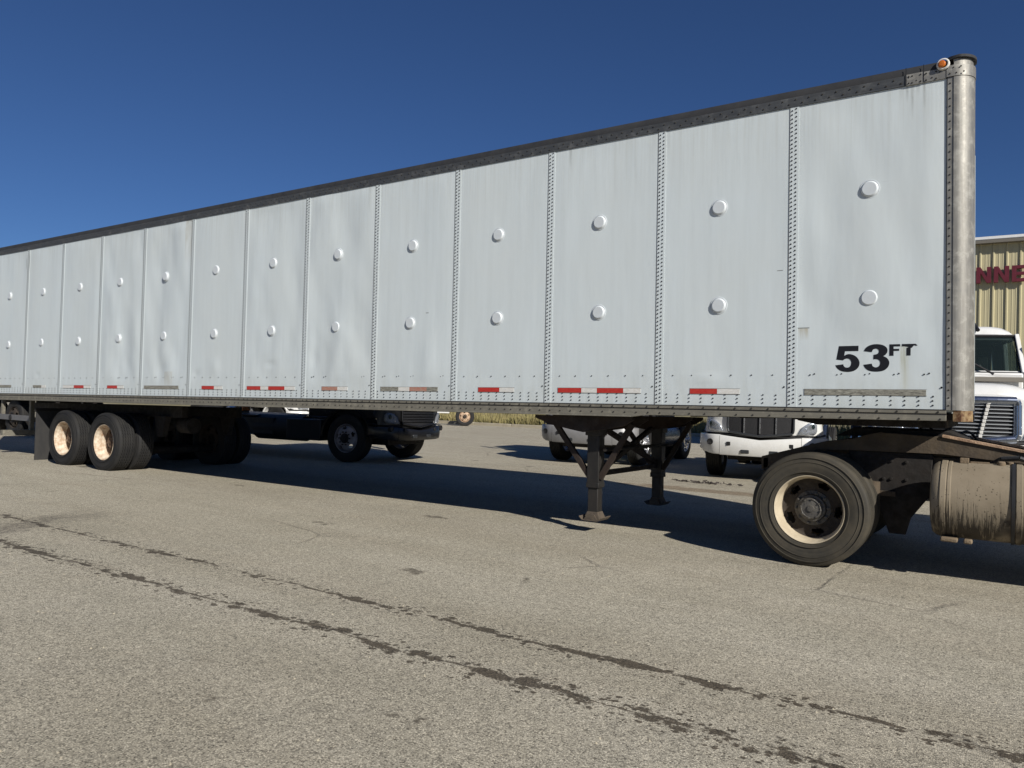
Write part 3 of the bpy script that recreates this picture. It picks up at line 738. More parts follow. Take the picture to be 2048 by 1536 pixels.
# undercarriage of the trailer ---------------------------------------
b = MB(); b.prism([(-.01, 1.212), (.16, 1.178), (1.17, 1.178), (1.17, 1.247), (-.01, 1.247)], .42, 2.18, 'y'); b.build('upper_coupler', 'under', TR, bevel=.004)
b = MB()
def bracket(y0, y1):
    b.prism([(-2.62, 1.20), (-1.50, 1.20), (-1.50, 1.17), (-1.60, 1.11), (-1.80, 1.07), (-2.05, 1.035), (-2.2, 1.06), (-2.42, 1.10), (-2.62, 1.17)], y0, y1, 'y')
bracket(.12, .16); bracket(.50, .53); bracket(1.78, 1.82); bracket(2.16, 2.2)
b.each('landing_gear_bracket', 'rustplate', TR, bevel=.003)
for yl in (.33, 2.02):
    b = MB(); b.box(-2.067, -1.933, yl - .067, yl + .067, .50, 1.16); b.box(-2.085, -1.915, yl - .085, yl + .085, 1.0, 1.2)
    b.box(-2.073, -1.927, yl - .073, yl + .073, .46, .515)
    o = b.build('landing_leg', 'legpaint', TR, bevel=.006)
    c = MB(); c.box(-2.056, -1.944, yl - .056, yl + .056, .17, .46); c.build('inner_leg', 'legpaint', o, bevel=.005)
    c = MB()
    # pyramid foot with gussets on a curled sand shoe
    c.add([(-2.058, yl - .058, .215), (-1.942, yl - .058, .215), (-1.942, yl + .058, .215), (-2.058, yl + .058, .215), (-2.09, yl - .08, .135), (-1.91, yl - .08, .135), (-1.91, yl + .08, .135), (-2.09, yl + .08, .135)],
          [(0, 1, 2, 3), (4, 5, 6, 7), (0, 1, 5, 4), (1, 2, 6, 5), (2, 3, 7, 6), (3, 0, 4, 7)])
    for yy in (yl - .10, yl + .09): c.prism([(-2.08, .132), (-1.92, .132), (-1.96, .19), (-2.04, .19)], yy, yy + .012, 'y')
    rows = []
    for i in range(9):
        u = -1 + 2 * i / 8; zz = .125 + (.035 * max(0, abs(u) - .72) / .28)
        rows.append([(-2.0 + u * .125, yl - .115, zz), (-2.0 + u * .125, yl + .115, zz)])
    top = [[(p[0], p[1], p[2] + .008) for p in r] for r in rows]
    c.surf(rows); c.surf(top)
    for i in range(8):
        for j in (0, 1): c.add([rows[i][j], rows[i + 1][j], top[i + 1][j], top[i][j]], [(0, 1, 2, 3)])
    for i in (0, 8): c.add([rows[i][0], rows[i][1], top[i][1], top[i][0]], [(0, 1, 2, 3)])
    c.build('sand_shoe', 'dusty', o)
for (p, q) in (((-2.48, .30, 1.13), (-2.04, .30, .56)), ((-1.58, .30, 1.13), (-1.93, .30, .56)), ((-2.48, 2.0, 1.13), (-2.04, 2.0, .56)), ((-1.58, 2.0, 1.13), (-1.93, 2.0, .56)),
               ((-2.0, .42, .60), (-2.0, 1.94, .60)), ((-2.0, .42, .62), (-2.0, 1.94, 1.1)), ((-2.0, 1.94, .64), (-2.0, .42, 1.1))):
    b = MB(); b.bar(p, q, .045, .052); b.build('leg_brace', 'rustplate', TR)
b = MB(); b.cyl((-1.86, .25, .86), (-1.86, 2.1, .86), .02); b.build('crank_shaft', 'under', TR)
# slider frame, axles, springs, mud flap, wheels
b = MB()
for y in (.72, 1.78): b.box(-14.5, -9.7, y, y + .1, .98, 1.16)
for x in (-14.3, -12.7, -11.4, -10.1): b.box(x, x + .1, .82, 1.78, 1.0, 1.14)
b.each('slider_frame', 'under', TR)
b = MB()
for x in (-12.6, -11.4, -10.15):
    for y in (.62, 1.88): b.prism([(x - .16, 1.0), (x + .16, 1.0), (x + .06, .66), (x - .06, .66)], y, y + .1, 'y')
b.each('suspension_hanger', 'under', TR)
for xa in (-12.03, -10.76):
    b = MB(); b.cyl((xa, .2, .40), (xa, 2.4, .40), .065, 16); b.build('axle', 'under', TR)
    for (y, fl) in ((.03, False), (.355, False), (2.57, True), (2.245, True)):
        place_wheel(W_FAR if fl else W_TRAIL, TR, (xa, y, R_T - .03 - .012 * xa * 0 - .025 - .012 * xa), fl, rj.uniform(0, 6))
b = MB(); b.prism([(.12, .12), (.66, .12), (.66, 1.02), (.12, 1.02)], -13.17, -13.155, 'x'); b.build('mud_flap', 'rubberflap', TR)
b = MB(); b.box(-13.19, -13.13, .1, .9, 1.02, 1.07); b.build('mud_flap_bracket', 'under', TR)
b = MB(); b.prism([(1.92, .12), (2.46, .12), (2.46, 1.02), (1.92, 1.02)], -13.17, -13.155, 'x'); b.build('mud_flap', 'rubberflap', TR)
b = MB(); b.box(-14.78, -14.68, .25, 2.35, .52, .62); b.box(-14.77, -14.7, .75, .83, .62, 1.2); b.box(-14.77, -14.7, 1.77, 1.85, .62, 1.2); b.each('rear_guard', 'rail', TR)
b = MB(); b.cyl((-10.0, .95, .85), (-9.7, .95, .85), .13, 20); b.build('air_tank', 'under', TR)

# ------------------------------------------------------------------ THE TRACTOR that carries the trailer nose
TT = empty('semi_tractor', 'mud caked dusty tractor coupled under the nose of the white 53 FT trailer', 'truck', (.17, 0, 0))
dx = .17
place_wheel(W_DRIVE, TT, (0, .035, R_T), False, .55)
place_wheel(W_DRIVE, TT, (0, .365, R_T), False, 1.2)
place_wheel(W_DRIVE, TT, (0, 2.50, R_T), True, 2.0)
place_wheel(W_DRIVE, TT, (0, 2.17, R_T), True, .2)
b = MB(); b.cyl((0, .25, R_T), (0, 2.28, R_T), .09, 16); b.lathe([(.0, 1.0), (.18, 1.05), (.24, 1.2), (.24, 1.34), (.18, 1.5), (0, 1.54)], 24, c=(0, 0, R_T)); b.build('drive_axle', 'frame', TT)
def frame_rail(y):
    b = MB()
    b.prism([(-.52, .76), (-.52, .86), (-.30, .94), (3.2, .99), (7.2, .99), (7.2, .74), (.9, .74), (.2, .70), (-.3, .74)], y, y + .012, 'y')
    b.box(.40, 7.2, y + .0125, y + .09, .965, .985); b.box(.2, 7.2, y + .0125, y + .09, .735, .748)
    b.build('frame_rail', 'frame', TT, bevel=.003)
frame_rail(.72); frame_rail(1.70)
# hanger plate with bolts
b = MB(); b.prism([(.20, .98), (.88, .985), (.86, .62), (.72, .42), (.68, .27), (.55, .27), (.46, .50), (.30, .76)], .66, .69, 'y'); b.build('spring_hanger', 'frame', TT, bevel=.004).data.materials[0] = MT['under']  # plate coloured black to stand in for shade that does not reach it
b = MB()
for (x, z) in ((.32, .90), (.38, .93), (.50, .91), (.56, .91), (.68, .905), (.38, .75), (.50, .75), (.56, .75), (.68, .75)): b.lathe([(.014, .66), (.014, .645), (.001, .643)], 6, c=(x, 0, z))
b.each('hanger_bolt', 'under', TT)
b = MB(); b.box(-.48, .60, .60, .67, .60, .64); b.cyl((.42, .60, .72), (.42, .60, .42), .06); b.build('leaf_spring', 'frame', TT)
# sloped ramp plates of the fifth wheel mount
for y in (.62, 1.74):
    b = MB(); b.prism([(-.56, .755), (-.56, .878), (.02, 1.055), (.24, 1.085), (.36, 1.13), (.46, 1.155), (.95, 1.135), (1.9, .975), (1.9, .92), (.95, .99), (.30, .985), (-.05, .97)], y, y + .14, 'y')
    o = b.build('ramp_plate', 'frame', TT, bevel=.003)
    b = MB()
    b.prism([(.95, 1.137), (1.9, .977), (1.9, .995), (.95, 1.157)], y - .02, y + .16, 'y'); b.build('ramp_top', 'rampmud', o)
b = MB(); b.prism([(.06, 1.10), (.22, 1.185), (.98, 1.185), (1.14, 1.12), (1.02, 1.09), (.22, 1.11)], .80, 1.72, 'y'); b.box(.42, .72, .77, 1.735, 1.0, 1.10); b.build('fifth_wheel', 'under', TT, bevel=.006)
b = MB(); b.prism([(-.54, .74), (-.54, .86), (-.50, .87), (-.50, .74)], .62, 1.9, 'y'); b.build('rear_cross_member', 'under', TT)
b = MB(); b.box(1.0, 3.4, .80, 1.66, .50, .93); b.build('light_block_box', 'under', TT, bevel=.03)  # added box that blocks streaks of sunlight under the tractor frame
b = MB(); b.cyl((.1, 1.25, .5), (1.0, 1.25, .62), .05); b.build('drive_shaft', 'under', TT)
# air hoses looping behind the ramp
for k, (x0, yy, h) in enumerate(((.66, 1.3, .14), (.86, 1.2, .12), (.99, 1.35, .10))):
    b = MB(); path = [(x0 + .025 * t, yy + .03 * t, 1.08 + h * math.sin(PI * t / 8)) for t in range(9)]
    b.tube(path, .011, 6); b.build('air_hose', 'black', TT)
# fuel tank
TC = (0, .345, .645); TRR = .305
b = MB(); b.lathe([(.0, .895), (.20, .90), (.275, .915), (.298, .945), (TRR, .97), (TRR, 1.02), (TRR + .004, 1.025), (TRR + .004, 1.045), (TRR, 1.05), (TRR, 2.5), (.28, 2.56), (0, 2.57)], 72, c=(0, TC[1], TC[2]), axis='x'); tk = b.build('fuel_tank', 'tankmud', TT, angle=25)
b = MB()
for x in (.972, 1.478, 2.3): b.lathe([(TRR + .001, x), (TRR + .008, x + .004), (TRR + .008, x + .040), (TRR + .001, x + .044)], 64, c=(0, TC[1], TC[2]), axis='x')
b.each('tank_strap', 'tankmud', tk)
b = MB()
for x in (1.450, 2.352): b.lathe([(TRR + .001, x), (TRR + .012, x + .002), (TRR + .012, x + .024), (TRR + .001, x + .026)], 64, c=(0, TC[1], TC[2]), axis='x')
b.each('strap_liner', 'black', tk)
b = MB(); b.box(1.10, 1.16, .28, .36, .945, .985); b.box(1.17, 1.30, .31, .34, .945, .96); b.lathe([(.03, .94), (.03, .965), (.022, .975), (0, .976)], 12, c=(1.38, .30, 0), axis='z'); b.lathe([(.022, .94), (.022, .97), (0, .972)], 10, c=(1.44, .34, 0), axis='z')
b.build('tank_fittings', 'mud', tk, bevel=.002)
b = MB(); b.box(.98, 1.10, .12, .42, .325, .36); b.box(1.14, 1.20, .12, .2, .325, .36); b.each('tank_bracket', 'mud', tk, bevel=.01)
b = MB(); b.tube([(1.30, .55, .93), (1.38, .5, .985), (1.5, .48, 1.0), (1.62, .5, .96), (1.68, .52, .90), (1.75, .5, .93), (1.9, .5, .95)], .020, 8); b.build('fuel_hose', 'black', TT)
# tan canister on far frame rail, cab and steer axle (outside the frame to the right)
b = MB(); b.lathe([(0, 0), (.07, .01), (.10, .06), (.10, .26), (.085, .30), (0, .31)], 20, c=(1.74, 1.95, .86), axis='z'); b.build('air_dryer', 'mud', TT)
b = MB(); b.prism([(3.45, .95), (3.45, 3.05), (3.65, 3.2), (5.2, 3.2), (5.6, 2.95), (6.0, 1.95), (6.0, .95)], .12, 2.42, 'y'); cb = b.build('cab', 'white', TT, bevel=.06)
b = MB()
for (x0, x1, za, zb_) in ((4.42, 4.432, 1.0, 2.9), (5.55, 5.562, 1.0, 2.2), (4.433, 5.549, 1.02, 1.032)): b.box(x0, x1, .116, .1195, za, zb_)
b.each('door_seam', 'seal', cb)
b = MB(); b.box(4.48, 4.64, .10, .1185, 1.62, 1.66); b.build('door_handle', 'black', cb, bevel=.006)
b = MB(); b.cyl((3.6, .09, 1.3), (3.6, .09, 2.3), .015); b.build('grab_rail', 'chrome', cb)
b = MB(); b.prism([(4.55, 1.95), (5.45, 1.95), (5.15, 2.75), (4.55, 2.75)], .108, .117, 'y'); b.prism([(4.55, 1.95), (5.45, 1.95), (5.15, 2.75), (4.55, 2.75)], 2.421, 2.428, 'y'); b.build('side_window', 'glass', cb)
b = MB(); b.prism([(6.0, .9), (6.0, 1.9), (7.5, 1.75), (7.75, 1.5), (7.75, .75)], .35, 2.2, 'y'); b.build('hood', 'white', TT, bevel=.06)
b = MB(); b.box(7.76, 7.95, .1, 2.45, .45, .8); b.build('front_bumper', 'dullchrome', TT, bevel=.03)
b = MB(); b.box(3.6, 4.8, .1, .34, .5, .85); b.build('cab_step', 'mud', TT, bevel=.02)
for y, f in ((.1, False), (2.44, True)): place_wheel(W_GREY, TT, (6.85, y, R_T), f)

# ------------------------------------------------------------------ generic conventional truck, front toward local -Y
def truck(name, label, loc, rz, paint, grille, wheel, group=None, chassis=6.0, bumper_mat=None, chrome=False, hood_top=1.72, cab_top=2.75, rear_axles=(5.0,), bz=(.46, .83), scale=1.0, cat='truck', duals=True, dark=False, cs=0., rail=.96):
    T = empty(name, label, cat, loc, rz, group); T.scale = (scale,) * 3
    bumper_mat = bumper_mat or paint
    K = .16; vee_ = .08
    def yf(x): return K * x * x + .55 * max(0, abs(x) - .80) ** 2 * 3
    # bumper: curved strip with rounded ends, split into centre and ends
    def strip(x0, x1, z0, z1, y_off, th, n=14, vee=0., wrap=0.):
        rows = []
        for i in range(n + 1):
            x = x0 + (x1 - x0) * i / n; zt = z1 - vee * max(0, 1 - abs(x) / .75); y = yf(x) + y_off
            z_ = z0; z0_ = z_ + .10 * max(0, (abs(x) - .78) / .36) ** 2
            rows.append([(x, y + .012, z0_), (x, y, z0_ + .02), (x, y - .012, (z0_ + zt) / 2), (x, y, zt - .015), (x, y + .015, zt), (x, y + th, zt), (x, y + th, z0_)])
        m_ = MB(); m_.surf(rows, closed=True)
        m_.add(rows[0], [tuple(range(7))]); m_.add(rows[-1], [tuple(reversed(range(7)))]); return m_
    z0, z1 = bz
    bc = strip(-.715, .715, z0, z1, -.06, .10, vee=.07).build('bumper', bumper_mat, T, angle=50)
    for s in (-1, 1):
        xs = (s * .722, s * 1.14) if s > 0 else (-1.14, -.722)
        strip(xs[0], xs[1], z0 + .01, z1 + .005, -.06, .16).build('bumper_end', bumper_mat, bc, angle=50)
        m_ = MB(); m_.lathe([(.058, .06), (.058, -.012), (.048, -.016), (.042, -.004), (0.001, -.002)], 20, c=(s * .90, yf(.90) - .088, z0 + .235)); m_.build('fog_lamp', 'black', bc)
        m_ = MB(); m_.box(s * .55 - .035, s * .55 + .035, yf(.55) - .082, yf(.55) - .06, z0 + .18, z0 + .25); m_.build('tow_opening', 'black', bc, bevel=.006)
        m_ = MB(); m_.box(s * .25 - .075, s * .25 + .075, yf(.25) - .080, yf(.25) - .055, z0 + .05, z0 + .115); m_.build('air_slot', 'grill_frame', bc, bevel=.008)
    m_ = strip(-1.10, 1.10, z1 - .02, z1 + .05, .03, .1); m_.build('bumper_gap', 'black', bc)
    # hood
    secs = [(.02, 1.02, z1 + .045, hood_top - .16, 5.), (.10, 1.05, z1 + .045, hood_top - .05, 5.), (.35, 1.06, .93, hood_top, 4.5), (1.0, 1.06, .98, hood_top + .02, 4.5), (1.35, 1.04, 1.0, hood_top + .02, 4.5)]
    secs = [(y * (1.35 - cs) / 1.35, *q) for (y, *q) in secs]
    rows = []
    for (y, hw, zb, zt, pw) in secs:
        r = []
        for i in range(29):
            a = PI - PI * i / 28; c_, s_ = math.cos(a), math.sin(a)
            x = hw * math.copysign(abs(c_) ** (2 / pw), c_); z = zb + (zt - zb) * abs(s_) ** (2 / pw)
            # taper to the top
            x *= 1 - .16 * ((z - zb) / (zt - zb)) ** 1.5
            r.append((x, y + yf(x) * (1 if y < 1 else .3), z))
        rows.append(r)
    h = MB(); h.surf(rows)
    fr = rows[0]; cap = []
    for i in range(15):
        a_, b_ = fr[i], fr[28 - i]
        cap.append([(a_[0] + (b_[0] - a_[0]) * t / 12, a_[1] if t == 0 else (yf(a_[0] + (b_[0] - a_[0]) * t / 12) + .02), a_[2]) for t in range(13)])
    h.surf(cap)
    hood = h.build('hood', paint, T, angle=45)
    # grille
    gz0, gz1 = z1 + .07, hood_top - .24
    def curved(x0, x1, za, zb_, yo, th, n=10, vee=0):
        m_ = MB(); rows = []
        for i in range(n + 1):
            x = x0 + (x1 - x0) * i / n; y = yf(x) + yo; v = -vee * max(0, 1 - abs(x) / .6)
            rows.append([(x, y, za + v), (x, y, zb_), (x, y + th, zb_), (x, y + th, za + v)])
        m_.surf(rows, closed=True); m_.add(rows[0], [(0, 1, 2, 3)]); m_.add(rows[-1], [(3, 2, 1, 0)]); return m_
    gw = .56
    gmesh = curved(-gw, gw, gz0, gz1, .005, .01, vee=.07); go_ = gmesh.build('grille', 'mesh', T, angle=50)
    fm = 'surround' if chrome else ('gloss_black' if dark else 'grill_frame')
    m_ = MB()
    pth = []
    for i in range(11):
        x = -gw + 2 * gw * i / 10; pth.append((x, yf(x) - .012, gz0 - .07 * max(0, 1 - abs(x) / .6)))
    for p in ((gw + .02, yf(gw) - .012, gz0 + .05), (gw + .02, yf(gw) + .0, gz1 - .05)): pth.append(p)
    for i in range(11):
        x = gw - 2 * gw * i / 10; pth.append((x, yf(x) - .012, gz1))
    pth += [(-gw - .02, yf(gw), gz1 - .05), (-gw - .02, yf(gw) - .012, gz0 + .05), pth[0]]
    m_.tube(pth, .055 if chrome else .020, 10); m_.build('grille_surround', fm, go_, angle=60)
    if grille == 'vertical':
        for x in (-gw / 2, 0, gw / 2):
            m_ = MB(); m_.box(x - .012, x + .012, yf(x) - .022, yf(x) + .004, gz0 - .02, gz1); m_.build('grille_bar', 'dullchrome', go_, bevel=.004)
    else:
        n = 10
        for k in range(n):
            z = gz0 + (gz1 - gz0) * (k + .6) / n
            curved(-gw, gw, z - .004, z + (.014 if dark else .008), -.022, .03).build('grille_slat', 'gloss_black' if dark else 'slat_bright', go_)
        if chrome:
            m_ = MB()
            for k in range(10):
                t = k / 10; x = .16 + .10 * t; z = gz0 + (gz1 - gz0) * t
                m_.box(x - .02, x + .02, yf(x) - .055, yf(x) - .024, z, z + (gz1 - gz0) / 10 - .006)
            m_.build('grille_emblem_strip', 'white_tape', go_, bevel=.004)
    # headlights
    for s in (-1, 1):
        out = [(.66, gz0 - .005), (.80, gz0 + .0), (.94, gz0 + .01), (.965, gz0 + .06), (.96, gz0 + .17), (.92, gz0 + .215), (.82, gz0 + .20), (.73, gz0 + .13)]
        cx, cz = .81, gz0 + .10
        for nm, mt, yo, sc in (('headlight', 'slat' if dark else 'reflector', -.012, 1.0), ('lens_cover', 'lens', -.030, 1.03)):
            m_ = MB(); rings = []
            for q, (kk, dy) in enumerate(((1.0, .03), (1.0, 0), (.9, -.010), (.55, -.014), (.0, -.016))):
                if nm == 'headlight' and q == 4: kk, dy = 0, .02
                rings.append([(s * (cx + (px - cx) * kk * sc), yf(cx + (px - cx) * kk) + yo + dy, cz + (pz - cz) * kk * sc) for (px, pz) in out])
            m_.surf([r + [r[0]] for r in rings])
            o = m_.build(nm, mt, T if nm == 'headlight' else hl, angle=60)
            if nm == 'headlight': hl = o
        m_ = MB(); m_.lathe([(.055, .0), (.05, -.02), (.03, -.03), (.001, -.034)], 20, c=(s * .88, yf(.88) - .012, gz0 + .14)); m_.build('projector', 'glass', hl)
        m_ = MB(); m_.lathe([(.04, .0), (.036, -.015), (.001, -.02)], 16, c=(s * .77, yf(.77) - .012, gz0 + .07)); m_.build('bulb_bowl', 'chrome', hl)
    # cab shell: lofted sections around the y axis
    cw = 1.02; zs = hood_top + .19
    cabrows = []
    for (y, hw, zt) in ((1.50, cw, zs + .05), (1.95, cw - .02, cab_top - .18), (2.10, cw - .05, cab_top - .04), (2.5, cw - .05, cab_top), (3.2, cw - .05, cab_top - .02), (3.3, cw - .08, cab_top - .12)):
        r = []
        for i in range(25):
            a = PI - PI * i / 24; c_, s_ = math.cos(a), math.sin(a); pw = 9
            r.append((hw * math.copysign(abs(c_) ** (2 / pw), c_) * (1 - .06 * abs(s_)), y, .95 + (zt - .95) * abs(s_) ** (2 / pw)))
        cabrows.append(r)
    # open shell with pillars: roof and lower body separately so that the windows are real openings
    m_ = MB()
    lo = MB(); lo.box(-cw, -cw + .05, 1.5, 3.3, .90, zs + .02); lo.box(cw - .05, cw, 1.5, 3.3, .90, zs + .02); lo.box(-cw + .051, cw - .051, 3.25, 3.3, .90, zs + .10)
    lo.box(-cw + .051, cw - .051, 1.5, 1.56, .9, zs - .0)
    lo.build('cab', paint, T, bevel=.02)
    rf = MB(); rr = []
    zr = cab_top - .19
    for (y, dz, hw) in ((1.86, -.02, .99), (1.89, .09, .99), (1.98, .15, .98), (2.45, .19, .97), (3.15, .18, .97), (3.28, .12, .96), (3.30, -.02, .96)):
        r = []
        for i in range(21):
            u = -1 + 2 * i / 20; e = abs(u) ** 9
            r.append((u * hw, y + .06 * u * u * (1 if y < 2.6 else 0), zr + dz - max(0, dz + .03) * e))
        rr.append(r)
    rf.surf(rr); rr2 = [[(p[0] * .97, p[1] + (.02 if p[1] < 2.6 else -.02), p[2] - .04) for p in r] for r in rr]; rf.surf(rr2)
    for i in (0, -1): rf.surf([rr[i], rr2[i]])
    rf.surf([[r[0] for r in rr], [r[0] for r in rr2]]); rf.surf([[r[-1] for r in rr], [r[-1] for r in rr2]])
    rf.build('cab_roof', paint, T, angle=50)
    pl = MB()
    for s in (-1, 1):
        pl.bar((s * 1.0, 1.62, zs - .02), (s * .96, 1.92, zr + .02), .06, .06); pl.bar((s * .99, 2.62, zs), (s * .95, 2.62, zr), .06, .09); pl.bar((s * .98, 3.24, zs), (s * .94, 3.26, zr), .10, .10)
    pl.box(-.90, -.42, 3.24, 3.28, zs, zr + .02); pl.box(.42, .90, 3.24, 3.28, zs, zr + .02); pl.box(-.419, .419, 3.24, 3.28, zr - .10, zr + .02)
    pl.each('pillar', paint, T, bevel=.01)
    ws = MB(); rows = []
    for i in range(13):
        u = -1 + 2 * i / 12
        rows.append([(u * .975, 1.56 + .10 * u * u, zs), (u * .94, 1.86 + .06 * u * u, zr)])
    ws.surf(rows); ws.build('windshield', 'glass', T)
    fm_ = MB(); edge = [r[0] for r in rows] + [r[1] for r in reversed(rows)]; edge.append(edge[0])
    fm_.tube([(p[0], p[1] - .01, p[2]) for p in edge], .022, 6); fm_.build('windshield_seal', 'black', T)
    sw = MB()
    for s in (-1, 1): sw.add([(s * 1.0, 1.72, zs + .02), (s * 1.0, 2.58, zs + .02), (s * .92, 2.58, zr - .02), (s * .92, 2.04, zr - .02)], [(0, 1, 2, 3)])
    sw.each('side_window', 'glass', T)
    wp_ = MB()
    for x0, x1 in ((-.55, .0), (.10, .72)): wp_.tube([(x0 + .5, 1.50, zs - .02), (x0 + .25, 1.58, zs + .14), (x0 - .15, 1.66, zs + .20)], .016, 6)
    wp_.build('wiper', 'black', T)
    it = MB(); it.box(-.9, .9, 1.75, 2.1, zs - .22, zs - .03); it.box(-.75, -.25, 2.7, 3.0, .9, zs + .30); it.box(.25, .75, 2.7, 3.0, .9, zs + .30); it.lathe([(.17, 0), (.19, .012), (.17, .024)], 20, c=(.45, 2.25, zs + .02)); it.box(-.89, -.43, 3.20, 3.235, zs, zr); it.box(.43, .89, 3.20, 3.235, zs, zr); it.box(-.9, .9, 2.0, 3.2, zr - .03, zr - .0); it.box(.93, .95, 2.6, 3.2, zs, zr); it.box(-.95, -.93, 2.6, 3.2, zs, zr); it.build('interior', 'black', T, bevel=.01)
    cw_ = MB(); rows = []
    for i in range(9):
        u = -1 + 2 * i / 8
        rows.append([(u * 1.0, 1.46 + .1 * u * u, hood_top + .135), (u * 1.0, 1.58 + .1 * u * u, zs + .035), (u, 1.585 + .1 * u * u, zs - .01), (u, 1.46 + .1 * u * u, hood_top + .12)])
    cw_.surf(rows, closed=True); cw_.build('cowl', paint, T, angle=40)
    gp = MB(); gp.box(-.99, .99, 1.38, 1.44, hood_top + .055, hood_top + .125); gp.build('cowl_trim', 'soffit', T, bevel=.008)
    ant = MB(); ant.cyl((.42, 1.96, cab_top - .01), (.45, 1.83, cab_top - .11), .028, 12); ant.build('roof_marker_lamp', 'black', T)
    for s in (-1, 1):
        mr = MB(); mr.tube([(s * 1.0, 1.75, zs + .0), (s * 1.25, 1.65, zs + .05), (s * 1.25, 1.65, zr)], .014, 6); mr.box(s * 1.25 - .09, s * 1.25 + .09, 1.62, 1.70, zs + .12, zr - .05); mr.build('mirror', 'black', T, bevel=.02)
        # wheel arches
        ar = MB(); rows = []
        for i in range(15):
            a = PI * i / 14; rows.append([(s * 1.09, 1.05 - .60 * math.cos(a), .50 + .56 * math.sin(a)), (s * .75, 1.05 - .60 * math.cos(a), .50 + .56 * math.sin(a)), (s * .75, 1.05 - .64 * math.cos(a), .50 + .60 * math.sin(a)), (s * 1.10, 1.05 - .64 * math.cos(a), .50 + .60 * math.sin(a))])
        ar.surf(rows, closed=True); ar.build('fender', paint, T, angle=50)
        tk_ = MB(); tk_.cyl((s * .82, 2.3, .62), (s * .82, 3.6, .62), .27, 24); tk_.build('fuel_tank', 'black' if dark else 'dullchrome', T)
    fr_ = MB()
    for s in (-1, 1): fr_.box(s * .42 - .04, s * .42 + .04, .6, chassis, rail - .24, rail)
    for y in (1.9, 3.6, 4.8, chassis - .2): fr_.box(-.379, .379, y, y + .1, rail - .2, rail - .04)
    fr_.cyl((-.9, 1.05, .48), (.9, 1.05, .48), .06, 12); fr_.box(-.5, .5, .5, 1.6, .50, rail - .01)
    fr_.box(-.62, .62, .35, 1.5, .36, .5); fr_.build('chassis', 'under', T)  # wide lower box added as black mass for the shade beneath the bumper
    for ch in T.children:
        if cs and ch.name.split('.')[0] in ('cab', 'cab_roof', 'pillar', 'windshield', 'windshield_seal', 'side_window', 'wiper', 'interior', 'cowl', 'cowl_trim', 'roof_marker_lamp', 'mirror'):
            ch.location.y -= cs
    def tw(x, y, side):
        R = Matrix.Rotation(PI / 2 * (-1 if side < 0 else 1), 4, 'Z')
        d = bpy.data.objects.new('wheel', wheel[0]); COL.objects.link(d); d.parent = T; d.location = (x, y, R_T); d.rotation_euler = (0, 0, -PI / 2 if side < 0 else PI / 2)
        for nm, me_ in zip(('rim', 'tyre', 'hub', 'wheel_nuts'), wheel[1:]):
            c = bpy.data.objects.new(nm, me_); COL.objects.link(c); c.parent = d
            if nm == 'wheel_nuts': c['kind'] = 'stuff'
    for s in (-1, 1):
        tw(s * 1.08, 1.05, s)
        for ya in rear_axles:
            tw(s * 1.10, ya, s)
            if duals: tw(s * .78, ya, s)
    return T

grp = 'tractor trucks parked in the yard behind the trailer'
truck('parked_truck', 'white truck with black mesh grille and vertical bars, left of the big dusty drive wheel', (-2.24, 7.40, 0), math.radians(8), 'white', 'vertical', W_CHROME, grp)
truck('parked_truck', 'dull grey bumpered truck seen behind the trailer landing gear', (-6.25, 8.04, 0), math.radians(3), 'greypaint', 'vertical', W_CHROME, grp, bumper_mat='greybumper', rear_axles=(4.0,))
truck('parked_truck', 'white day cab truck with wide chrome grille of horizontal slats, beside the trailer front corner', (1.05, 6.16, 0), math.radians(12), 'white', 'slats', W_CHROME, grp, chrome=True, hood_top=1.62, cab_top=2.57, scale=1.13)
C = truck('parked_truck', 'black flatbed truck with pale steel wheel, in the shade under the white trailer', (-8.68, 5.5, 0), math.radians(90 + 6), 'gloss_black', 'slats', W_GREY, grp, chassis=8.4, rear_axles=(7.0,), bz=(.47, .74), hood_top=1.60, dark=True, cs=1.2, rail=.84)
truck('parked_truck', 'white truck mostly hidden behind the black truck chassis, only its side showing', (-16.3, 10.1, 0), math.radians(90), 'white', 'vertical', W_CHROME, grp)
for (ya, yb) in ((3.0, 4.3), (4.4, 5.6)):
    b = MB(); b.box(-1.08, -.62, ya, yb, .46, .83); b.build('side_locker', 'black', C, bevel=.02)
b = MB(); b.box(-1.12, -.80, 1.68, 2.6, .40, .83); b.build('cab_step', 'black', C, bevel=.02)
b = MB(); b.box(-1.1, 1.1, 3.5, 8.3, .845, .87); b.build('flatbed_deck', 'black', C)
b = MB(); b.box(-.60, -.53, 4.9, 5.7, .872, .97); b.build('deck_edge_bar', 'yellow', C)
b = MB(); b.box(-.72, -.45, 4.35, 4.39, .872, 1.1); b.build('lamp_bracket', 'soffit', C)
b = MB(); b.box(-.70, -.47, 4.29, 4.345, .93, 1.03); b.build('side_marker_lamp', 'amber', C, bevel=.015)
DT = truck('parked_truck', 'small distant white truck with tan rear wheel near the grass curb', (-28.3, 21.7, 0), math.radians(-54), 'white', 'vertical', W_TAN, grp, chassis=7.5, rear_axles=(7.1,), duals=False)
b = MB(); b.box(.45, 1.15, 5.0, 6.3, .62, 1.7); b.build('side_fairing', 'white', DT, bevel=.03)
b = MB(); b.cyl((1.0, 6.35, 1.16), (1.0, 6.85, 1.16), .14, 20); b.build('air_tank', 'white', DT)

